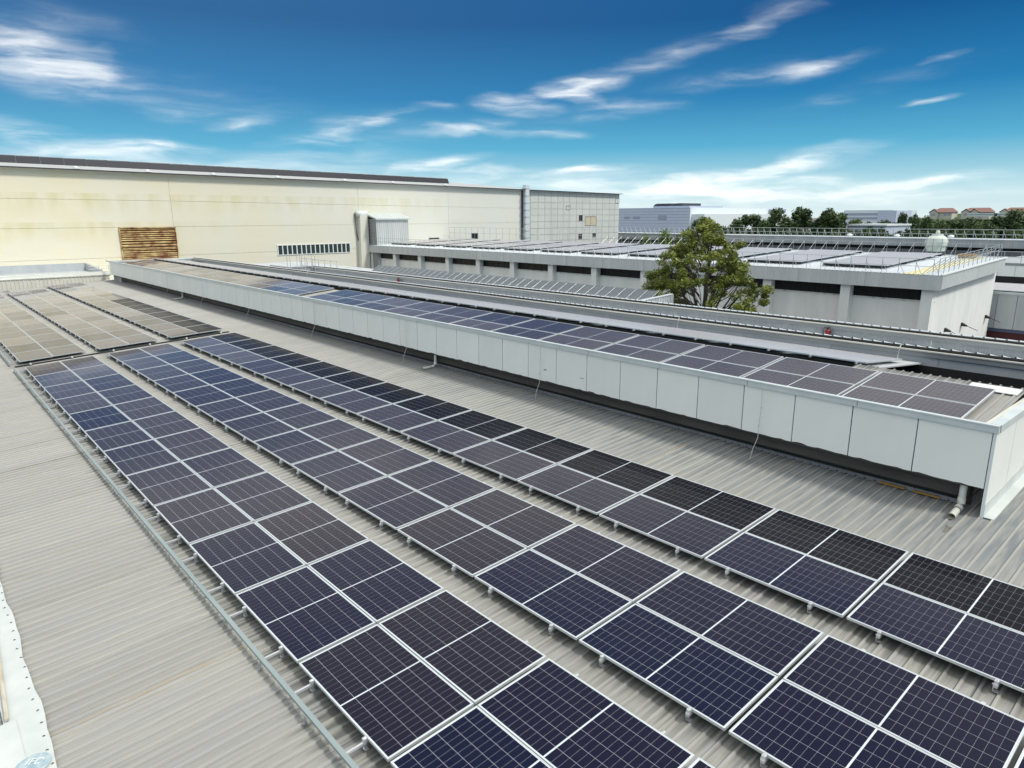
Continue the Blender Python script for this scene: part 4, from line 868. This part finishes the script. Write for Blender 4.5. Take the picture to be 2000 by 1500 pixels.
for i, (x, y) in enumerate(((16.44, 46.6), (16.44, 49.9), (16.44, 55.2))):
    t = thing('wall_floodlight', f"small black bracket lamp on the white end wall, {ORD[i]} from the front corner", 'floodlight', 'black bracket lamps on the end wall', (x, y, -1.75))
    g = G(); g.prism([(0, -0.12), (0, 0.12), (0.32, -0.05), (0.32, -0.12)], 1, -0.13, 0.13); link('lamp_head', g.mesh('lamp_head', 'black'), t)
    g = G(); g.tube([(0.3, 0, -0.08), (0.9, 0.2, -0.35)], 0.02, 5); link('arm', g.mesh('arm', 'black'), t)

# ------------------------------------------------------------------ annex seen past the right end
an = thing('grey_annex', 'blue-grey panelled annex with solar panels beyond the white end wall', 'building')
g = G(); g.box((13, 57.1, -9.2), (42, 66, -3.0)); link('maroon_base', g.mesh('maroon_base', 'maroon'), an)
for i in range(24):
    g = G(); g.box((13 + i * 1.2, 57.0, -2.75), (14.17 + i * 1.2, 57.04, -0.26)); link('cladding_panel', g.mesh('cladding_panel', 'bluewall'), an)
g = G(); g.box((13, 57.05, -3.0), (42, 65.9, -0.3)); link('core', g.mesh('core', 'clad_back'), an)
g = G(); g.box((13, 56.95, -0.25), (42, 57.1, -0.08)); link('top_trim', g.mesh('top_trim', 'trim'), an)
g = G(); g.box((13, 57.1, -0.28), (42, 65.9, -0.12)); link('roof_plate', g.mesh('roof_plate', 'corrwall'), an)
for i in range(24):
    g = G(); g.box((13 + i * 1.2, 66.0, 0.40), (14.18 + i * 1.2, 66.04, 1.30)); link('upper_panel', g.mesh('upper_panel', 'clad'), an)
g = G(); g.box((13, 66.05, -3), (42, 90, 1.28)); link('upper_core', g.mesh('upper_core', 'dark'), an)
g = G(); g.box((13, 65.95, 1.31), (42, 66.1, 1.42)); link('upper_trim', g.mesh('upper_trim', 'fascia'), an)
g = G(); g.box((13, 66.0, 1.43), (42, 89, 1.5)); link('upper_roof', g.mesh('upper_roof', 'corrwall'), an)
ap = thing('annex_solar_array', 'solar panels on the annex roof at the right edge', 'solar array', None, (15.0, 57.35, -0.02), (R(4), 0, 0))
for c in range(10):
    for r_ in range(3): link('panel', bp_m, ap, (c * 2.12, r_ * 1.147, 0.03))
railing('guard railing on the upper roof of the annex', (13.2, 66.3, 1.5), (30, 66.3, 1.5), 14, 0.9, None, rails=(1.0, 0.5), post_w=0.025)

# ------------------------------------------------------------------ rear building, railing, vents, cooling tower
rb = thing('rear_grey_building', 'long grey roof building behind the bright metal roof', 'building')
for i in range(34):
    x = -60 + i * 3.0; g = G(); corr_wall(g, 0, 2.97, 0, 1.32 if x > -30 else 1.2, 2.28, 0.3, 0.05); link('fascia_sheet', g.mesh('fascia_sheet', 'corrwall'), rb, (x, 100, 0))
g = G(); g.box((-60, 100.6, 0.85), (42, 104, 1.34)); link('shadow_gap', g.mesh('shadow_gap', 'dark'), rb)
for i in range(34):
    g = G(); corr_wall(g, 0, 2.95, 0, -9, 0.9, 0.5, 0.07); link('wall_sheet', g.mesh('wall_sheet', 'nwall'), rb, (-60 + i * 3.0, 100.5, 0))
g = G(); g.box((-60.1, 99.9, 2.29), (42, 103.6, 2.38)); link('roof_plate', g.mesh('roof_plate', 'brightroof'), rb)
g = G(); g.box((-60.0, 100.08, 1.33), (41.9, 103.5, 2.27)); link('roof_body', g.mesh('roof_body', 'fascia'), rb)
railing('long guard railing with triangular braces on the rear grey roof', (-59.5, 101.0, 2.38), (30.5, 101.0, 2.38), 84, 1.15, (0.42, 0.0, 0.8), rails=(1.0, 0.48), post_w=0.03)
g = G(); g.lathe([(0.36, 0), (0.40, 0.12), (0.62, 0.2), (0.66, 0.34), (0.55, 0.52), (0.3, 0.64), (0.05, 0.68)], 16); g.v = [(a * 0.62, b * 0.62, c * 0.62) for a, b, c in g.v]; me = g.mesh('dome_vent', 'white', smooth=True)
for i, (x, nm) in enumerate(((-13.1, 'left'), (-6.6, 'middle'), (0.1, 'right'))):
    tag(link('dome_vent', me, None, (x - 0.4, 102.5, 2.37)), f"white dome vent on the rear grey roof, {nm} of the three", 'roof vent', 'white dome vents on the rear roof')
ct = thing('cooling_tower', 'pale green round cooling tower standing behind the bright metal roof', 'cooling tower', None, (7.45, 72.0, 0))
g = G(); g.lathe([(0.70, 1.95), (0.80, 2.05), (0.80, 2.45), (0.95, 2.55), (0.97, 2.9), (0.90, 3.2), (0.62, 3.42), (0.50, 3.46), (0.48, 3.6)], 20); link('shell', g.mesh('shell', 'tank', smooth=False), ct)
g = G(); g.lathe([(0.18, 3.6), (0.20, 3.78), (0.12, 3.95), (0.02, 3.97)], 12); link('motor_cap', g.mesh('motor_cap', 'tank'), ct)
g = G(); g.lathe([(0.72, 1.55), (0.72, 1.95)], 16); link('intake_band', g.mesh('intake_band', 'navydark'), ct)
for a in range(8):
    t_ = a * math.pi / 4; g = G(); g.tube([(0.86 * math.cos(t_), 0.86 * math.sin(t_), 1.2), (0.86 * math.cos(t_), 0.86 * math.sin(t_), 1.98), (0.99 * math.cos(t_), 0.99 * math.sin(t_), 2.6), (0.92 * math.cos(t_), 0.92 * math.sin(t_), 3.2)], 0.025, 4); link('strap', g.mesh('strap', 'fascia'), ct)
g = G(); g.box((-1.2, -1.0, 1.40), (1.2, 1.0, 1.52)); link('stand', g.mesh('stand', 'galv'), ct)
for sx in (-1.1, 1.1):
    for sy in (-0.9, 0.9): g = G(); g.box((sx - 0.06, sy - 0.06, 0.42), (sx + 0.06, sy + 0.06, 1.40)); link('leg', g.mesh('leg', 'galv'), ct)
g = G(); g.box((-30, 58, 0.2), (12.5, 98, 0.42)); g.box((-30, 58, -9.2), (12.4, 97.9, 0.2)); struct(link('rear_low_roof', g.mesh('rear_low_roof', 'corrwall')))

# ------------------------------------------------------------------ distant buildings
ff = thing('distant_lavender_factory', 'large pale lavender and white factory far behind', 'building')
g = G(); g.box((-118, 171.6, -9.2), (-88.35, 222, 7.8)); link('lavender_block', g.mesh('lavender_block', 'lavender'), ff)
g = G(); g.box((-102, 172.3, 7.8), (-89, 190, 8.25)); link('upper_step', g.mesh('upper_step', 'lavender'), ff)
g = G(); g.box((-88.34, 171.62, -9.2), (-88.2, 222, 7.75)); link('white_side', g.mesh('white_side', 'facwhite'), ff)
g = G(); g.box((-88.2, 172.5, -9.2), (-84, 216, 5.9)); link('white_annex', g.mesh('white_annex', 'facwhite'), ff)
for i in range(11):
    z = -1.0 + i * 0.85; g = G(); g.box((-118, 171.56, z), (-88.4, 171.6, z + 0.07)); link('joint_line', g.mesh('joint_line', 'facline'), ff)
for x0, x1, z0, z1 in ((-112.5, -110.5, 4.6, 5.3), (-109, -106.5, 4.6, 5.3), (-99.5, -96.5, 4.3, 5.6)):
    g = G(); g.box((x0, 171.5, z0), (x1, 171.62, z1)); link('window', g.mesh('window', 'facline'), ff)
g = G(); g.box((-88.1, 216.5, 6.2), (-86, 224, 7.4)); link('grey_band', g.mesh('grey_band', 'facline'), ff)
for xa, xb, nm in ((-106.3, -99.8, 'long'), (-98.9, -95.6, 'short')):
    g = G(); n = 12; pr = [(-0.0, 8.0)] + [(1.3 * (1 - math.cos(math.pi * i / 20)) , 8.2 + 0.95 * math.sin(math.pi * i / 20)) for i in range(11)] + [(6, 9.15), (6, 8.0)]
    g.prism([(xa, 7.8), (xb, 7.8), (xb, 9.15), (xa + 1.4, 9.15), (xa + 0.5, 8.9), (xa, 8.35)], 1, 178, 188); link('dark_roof_vent', g.mesh('dark_roof_vent', 'navydark'), ff)
wl = thing('distant_layered_building', 'far white building with banded floors beside the trees', 'building')
g = G(); g.box((-89, 276, -9), (-71, 300, 7.2)); link('white_body', g.mesh('white_body', 'facwhite'), wl)
for z in (5.4, 3.9): g = G(); g.box((-89.1, 275.8, z), (-76, 276.0, z + 0.7)); link('dark_floor_band', g.mesh('dark_floor_band', 'facline'), wl)
g = G(); g.box((-76.0, 275.0, -9), (-69.5, 290, 7.0)); link('lavender_wing', g.mesh('lavender_wing', 'lavender'), wl)
wl2 = thing('low_white_shed', 'low white shed roof among the distant trees', 'building')
g = G(); g.box((-36.5, 156, -9.2), (-28.5, 170, 3.1)); link('shed_body', g.mesh('shed_body', 'lavender'), wl2)
g = G(); g.box((-36.8, 155.7, 3.1), (-28.2, 170, 3.45)); link('shed_roof', g.mesh('shed_roof', 'white'), wl2)
for i, (x, y, z, w) in enumerate(((-68, 352, 4.6, 11), (-58, 352, 4.7, 7))):
    g = G(); g.box((x, y, z), (x + w, y + 8, z + 0.9)); g.prism([(x - 0.3, z + 0.9), (x + w + 0.3, z + 0.9), (x + w, z + 1.3), (x, z + 1.3)], 1, y - 0.3, y + 8.3)
    tag(link('pale_roof_strip', g.mesh('pale_roof_strip', 'white')), ('longer' if i == 0 else 'shorter') + ' of two pale low roofs in the wood below the red-roofed houses', 'building')
g = G(); nx, ny = 24, 12; vs_ = []
for j in range(ny):
    for i in range(nx):
        x = -190 + i * 11; y = 300 + j * 25; h = -9 + 14.5 * math.exp(-((y - 430) / 90) ** 2) * min(1, max(0, (x + 190) / 90)) + 0.6 * math.sin(i * 1.7 + j)
        vs_.append((x, y, h))
g.v = vs_; g.f = [(j * nx + i, j * nx + i + 1, (j + 1) * nx + i + 1, (j + 1) * nx + i) for j in range(ny - 1) for i in range(nx - 1)]; g.m = [0] * len(g.f)
struct(link('hill', g.mesh('hill', 'grass', smooth=True)))
def house(px, y, w, label, gables):
    t = thing('red_roofed_house', label, 'house', 'red-roofed houses on the hill', (px, y, 3.3)); t.scale = (0.92, 0.9, 0.82)
    g = G(); g.box((0, 0, 0), (w, 9, 4.0)); link('wall', g.mesh('wall', 'housewall'), t)
    g = G(); k = len(g.v)
    g.v = [(-0.5, -0.6, 3.9), (w + 0.5, -0.6, 3.9), (w + 0.5, 9.6, 3.9), (-0.5, 9.6, 3.9), (2.2, 4.5, 6.4), (w - 1.2, 4.5, 6.4)]; g.f = [(0, 1, 5, 4), (1, 2, 5), (2, 3, 4, 5), (3, 0, 4), (3, 2, 1, 0)]; g.m = [0] * 5
    link('roof', g.mesh('roof', 'redroof'), t)
    for gx in gables:
        g = G(); g.prism([(gx - 1.9, 0), (gx + 1.9, 0), (gx + 1.9, 3.8), (gx, 5.4), (gx - 1.9, 3.8)], 1, -1.3, 0.01); gw = link('gable', g.mesh('gable', 'housewall'), t)
        g = G(); g.box((gx - 0.8, -1.36, 2.0), (gx + 0.8, -1.3, 3.2)); link('window', g.mesh('window', 'facline'), gw)
        g = G(); g.prism([(gx - 2.2, 3.7), (gx, 5.55), (gx, 5.9), (gx - 2.3, 4.0)], 1, -1.6, 2.0); g.prism([(gx, 5.55), (gx + 2.2, 3.7), (gx + 2.3, 4.0), (gx, 5.9)], 1, -1.6, 2.0); link('gable_roof', g.mesh('gable_roof', 'redroof'), gw)
    for wx in (w * 0.6, w * 0.8): g = G(); g.box((wx, -0.05, 2.0), (wx + 1.1, 0.0, 3.2)); link('window', g.mesh('window', 'facline'), t)
for px, y, w, lab, gb_ in ((-90.5, 378, 9.5, 'leftmost red-roofed house, lowest on the hill', (1.2,)), (-79.5, 384, 12.5, 'red-roofed house with two pale gables, second from the left', (2.2, 6.0)),
                          (-65.5, 394, 12.5, 'wide red-roofed house, third from the left', (1.2,)), (-52.0, 402, 12, 'red-roofed house at the right edge of the view', (1.4,))):
    house(px, y, w, lab, gb_)

# ------------------------------------------------------------------ trees
def leaf_mesh(name, centres, radii, per, size, m, seed, droop=0.3):
    rg = np.random.default_rng(seed); V = []; 
    cs = np.repeat(np.array(centres), per, axis=0); rr = np.repeat(np.array(radii), per)[:, None]
    d = rg.normal(size=cs.shape); d /= np.linalg.norm(d, axis=1)[:, None]; q = rg.random((len(cs), 1)) ** 0.42
    p = cs + d * q * rr * np.array([1, 1, 0.72])
    u = rg.normal(size=p.shape); u[:, 2] *= 0.5; u /= np.linalg.norm(u, axis=1)[:, None]
    w = np.cross(u, d + rg.normal(size=p.shape) * 0.6 + np.array([0, 0, 0.8])); w /= np.linalg.norm(w, axis=1)[:, None] + 1e-9
    s = size * (0.6 + 0.8 * rg.random((len(p), 1)))
    a = p - u * s; b = p + w * s * 0.42; c = p + u * s; e = p - w * s * 0.42
    V = np.stack([a, b, c, e], 1).reshape(-1, 3); n = len(p)
    me = bpy.data.meshes.new(name); me.vertices.add(4 * n); me.vertices.foreach_set('co', V.ravel().astype(np.float32))
    me.loops.add(4 * n); me.loops.foreach_set('vertex_index', np.arange(4 * n, dtype=np.int32)); me.polygons.add(n)
    me.polygons.foreach_set('loop_start', np.arange(0, 4 * n, 4, dtype=np.int32)); me.polygons.foreach_set('loop_total', np.full(n, 4, dtype=np.int32))
    me.materials.append(M[m]); me.update(calc_edges=True); return me
# the olive tree before the white building
tx, ty = 7.25, 33.0
tr = thing('olive_green_tree', 'broad airy olive-green tree with many slanting limbs before the white building', 'tree', None, (tx, ty, -9.2))
r = random.Random(21); cen = []; rad = []; limbs = G()
BZ = 8.3
limbs.tube([(0, 0, 0), (0.05, 0, 4.5), (0.1, 0, BZ)], [0.26, 0.20, 0.15], 8)
# axis of X on screen runs left-right; half-width by height above the ground
prof = [(8.9, 3.3), (9.6, 4.3), (10.3, 4.3), (10.9, 3.8), (11.5, 3.3), (12.1, 2.8), (12.7, 2.1), (13.3, 1.4), (13.8, 0.7), (14.1, 0.35)]
for zi, hw in prof:
    k = int(6 + hw * 7.2)
    for i in range(k):
        a = r.uniform(0, 2 * math.pi); q = math.sqrt(r.uniform(0.12, 1.0)) if zi > 9.3 else math.sqrt(r.uniform(0.35, 1.0))
        x = math.cos(a) * q * hw + 0.25 * (14 - zi) * -0.12; y = math.sin(a) * q * min(hw, 3.0) * 0.9
        if zi < 10.0 and abs(x) < 1.6 : continue
        if zi < 9.7 and x < -2.6: zz = zi + r.uniform(0.2, 0.9)
        else: zz = zi + r.uniform(-0.3, 0.3)
        cen.append((x, y, zz)); rad.append(r.uniform(0.24, 0.46))
for i, (a, q) in enumerate([(180, .9), (150, .6), (190, .55), (10, .9), (-10, .6), (30, .7), (60, .5), (110, .5), (250, .6), (300, .6), (172, .3), (5, .3)]):
    ca, sa = math.cos(R(a)), math.sin(R(a)); h0 = 6.2 + 0.15 * i
    limbs.tube([(0.05, 0, h0), (ca * q * 1.4, sa * q * 1.2, h0 + 1.5), (ca * q * 3.2, sa * q * 2.2, h0 + 3.0), (ca * q * 4.3, sa * q * 3.0, h0 + 4.0)], [0.10, 0.075, 0.045, 0.02], 6)
limbs.tube([(0.1, 0, BZ), (0.25, 0.0, 10.5), (0.35, 0, 12.4), (0.42, 0, 14.0)], [0.13, 0.10, 0.06, 0.02], 7)
for c in cen[::2]:
    z0 = min(max(7.5, c[2] - 1.5), 12.8); bx = 0.1 + c[0] * 0.35; limbs.tube([(bx * 0.6, c[1] * 0.3, z0), ((bx + c[0]) / 2, c[1] * 0.6, (z0 + c[2]) / 2 - 0.1), c], [0.035, 0.024, 0.010], 4, cap=False)
link('trunk_and_limbs', limbs.mesh('trunk_and_limbs', 'bark', smooth=True), tr)
link('crown', leaf_mesh('crown', cen, rad, 165, 0.082, 'leaf', 5), tr)
# variants for the far trees
def far_tree_meshes(seed, H, Wd, m, size, per=46):
    r = random.Random(seed); cen = []; rad = []
    for i in range(34):
        a = r.uniform(0, 2 * math.pi); zz = r.uniform(0.18, 1.0); hw = Wd / 2 * (0.45 + 0.75 * math.sin(math.pi * min(1, 0.2 + zz * 0.72)))
        q = math.sqrt(r.uniform(0.2, 1)); cen.append((math.cos(a) * q * hw * 0.72, math.sin(a) * q * hw * 0.72, H * (0.12 + 0.80 * zz))); rad.append(r.uniform(0.20, 0.36) * Wd * 0.66)
    g = G(); g.tube([(0, 0, 0), (0.1, 0.1, H * 0.35), (0.2, 0, H * 0.7)], [Wd * 0.045, Wd * 0.032, Wd * 0.012], 6)
    for k in range(6): a = k * 1.1; g.tube([(0.05, 0.05, H * 0.25 + 0.05 * k * H), (math.cos(a) * Wd * 0.3, math.sin(a) * Wd * 0.3, H * 0.5 + 0.05 * k * H)], [Wd * 0.02, Wd * 0.008], 5)
    return leaf_mesh('crown', cen, rad, per, size, m, seed), g.mesh('trunk', 'bark')
FT = {k: far_tree_meshes(k, 14.5, 7.5, m, s, p) for k, m, s, p in ((31, 'leafdark', 0.42, 110), (32, 'leafdark', 0.40, 110), (33, 'leafdark', 0.42, 110), (34, 'leaflight', 0.36, 80))}
OX, OY, OZ = CAM
def place_tree(px, py, t, width_px, key, label, group):
    k = (px - 1000) / 1335.5; kk = (py - 750) / 1335.5
    d = fw + rt * k - up * kk; P = Vector(CAM) + d * t                      # top of the crown
    w = width_px * t / 1335.5; H = P.z + 9.2
    tr_ = thing('background_tree', label, 'tree', group, (P.x, P.y, -9.2), (0, 0, px * 0.7)); sc = w / 7.5
    c, tk = FT[key]
    a = link('crown', c, tr_); b = link('trunk', tk, tr_); a.scale = (sc, sc, H / 14.6); b.scale = (sc, sc, H / 14.6)
big = [(1522, 402, 150, 62, 31, 'rounded dark tree, leftmost of the three tallest in the far tree line'), (1568, 400, 152, 52, 32, 'dark tree in the middle of the three tallest in the far tree line'), (1628, 399, 148, 66, 33, 'dark tree, rightmost of the three tallest in the far tree line'),
       (1600, 421, 150, 42, 31, 'lower dark tree filling the gap between the tall far trees'), (1362, 426, 140, 34, 32, 'small dark tree before the white side of the lavender factory'), (1345, 436, 138, 22, 33, 'smallest dark bush-like tree at the foot of the lavender factory'),
       (1302, 441, 118, 38, 34, 'light green round shrub tree just over the rear railing'), (1262, 450, 116, 22, 34, 'low light green bush left of the round shrub tree'), (1326, 452, 116, 18, 34, 'tiny light green bush right of the round shrub tree'),
       (1405, 430, 150, 44, 33, 'dark tree just left of the far dark row'), (1437, 424, 152, 50, 31, 'medium tree in the rising part of the far row'), (1468, 414, 156, 54, 32, 'medium tree next to the leftmost tall tree'), (1492, 424, 146, 40, 31, 'small tree at the foot of the leftmost tall tree'),
       (1765, 411, 170, 22, 32, 'slim dark tree standing alone, left of the pair'), (1788, 411, 170, 28, 33, 'slim dark tree standing alone, right of the pair'), (1812, 418, 172, 24, 31, 'feathery dark tree beside the slim pair'),
       (1842, 424, 176, 34, 33, 'green tree below the leftmost red-roofed house'), (1868, 426, 178, 44, 32, 'green tree below the gabled red-roofed house'), (1899, 421, 180, 48, 31, 'broad green tree below the red-roofed houses'), (1928, 427, 176, 42, 33, 'green tree right of the broad one below the houses'),
       (1672, 425, 190, 44, 32, 'far tree below the banded white building, leftmost of four'), (1702, 428, 190, 44, 33, 'far tree below the banded white building, second of four'), (1731, 427, 192, 40, 31, 'far tree below the banded white building, third of four'), (1752, 430, 188, 30, 32, 'far tree below the banded white building, rightmost of four'),
       (1953, 419, 182, 46, 32, 'dark tree near the right edge of the far wood'), (1988, 405, 178, 56, 31, 'tallest dark tree at the right edge of the picture'), (2030, 404, 178, 56, 33, 'dark tree just beyond the right edge')]
for a in big: place_tree(*a, 'trees beyond the rear railing')
rr_ = random.Random(3)
for i in range(26):
    px = 1660 + i * 15 + rr_.uniform(-4, 4); place_tree(px, rr_.uniform(437, 447), rr_.uniform(118, 150), rr_.uniform(30, 44), rr_.choice((31, 32, 33, 33)), f"low tree of the dense belt over the rear railing, {ORD[i]} from the left", 'low belt of trees over the rear railing')
for i in range(13):
    px = 1385 + i * 22; place_tree(px, rr_.uniform(440, 448), rr_.uniform(125, 140), rr_.uniform(34, 44), rr_.choice((31, 32, 33)), f"low dark tree under the tall far trees, {ORD[i]} from the left", 'low dark trees under the tall far trees')
# wooded slope further off: reads as one mass
rg = random.Random(9); cen = []; rad = []
for i in range(420):
    x = rg.uniform(-125, -30); y = rg.uniform(300, 372); h = 3.4 + 1.2 * (y - 300) / 72 + rg.uniform(-0.9, 0.6) - (1.6 if x > -100 else 0.3); cen.append((x, y, h - 2)); rad.append(rg.uniform(2.0, 3.4))
o = link('woodland', leaf_mesh('woodland', cen, rad, 70, 0.75, 'leafdark', 77)); o['kind'] = 'stuff'
print('objects', len(bpy.data.objects))
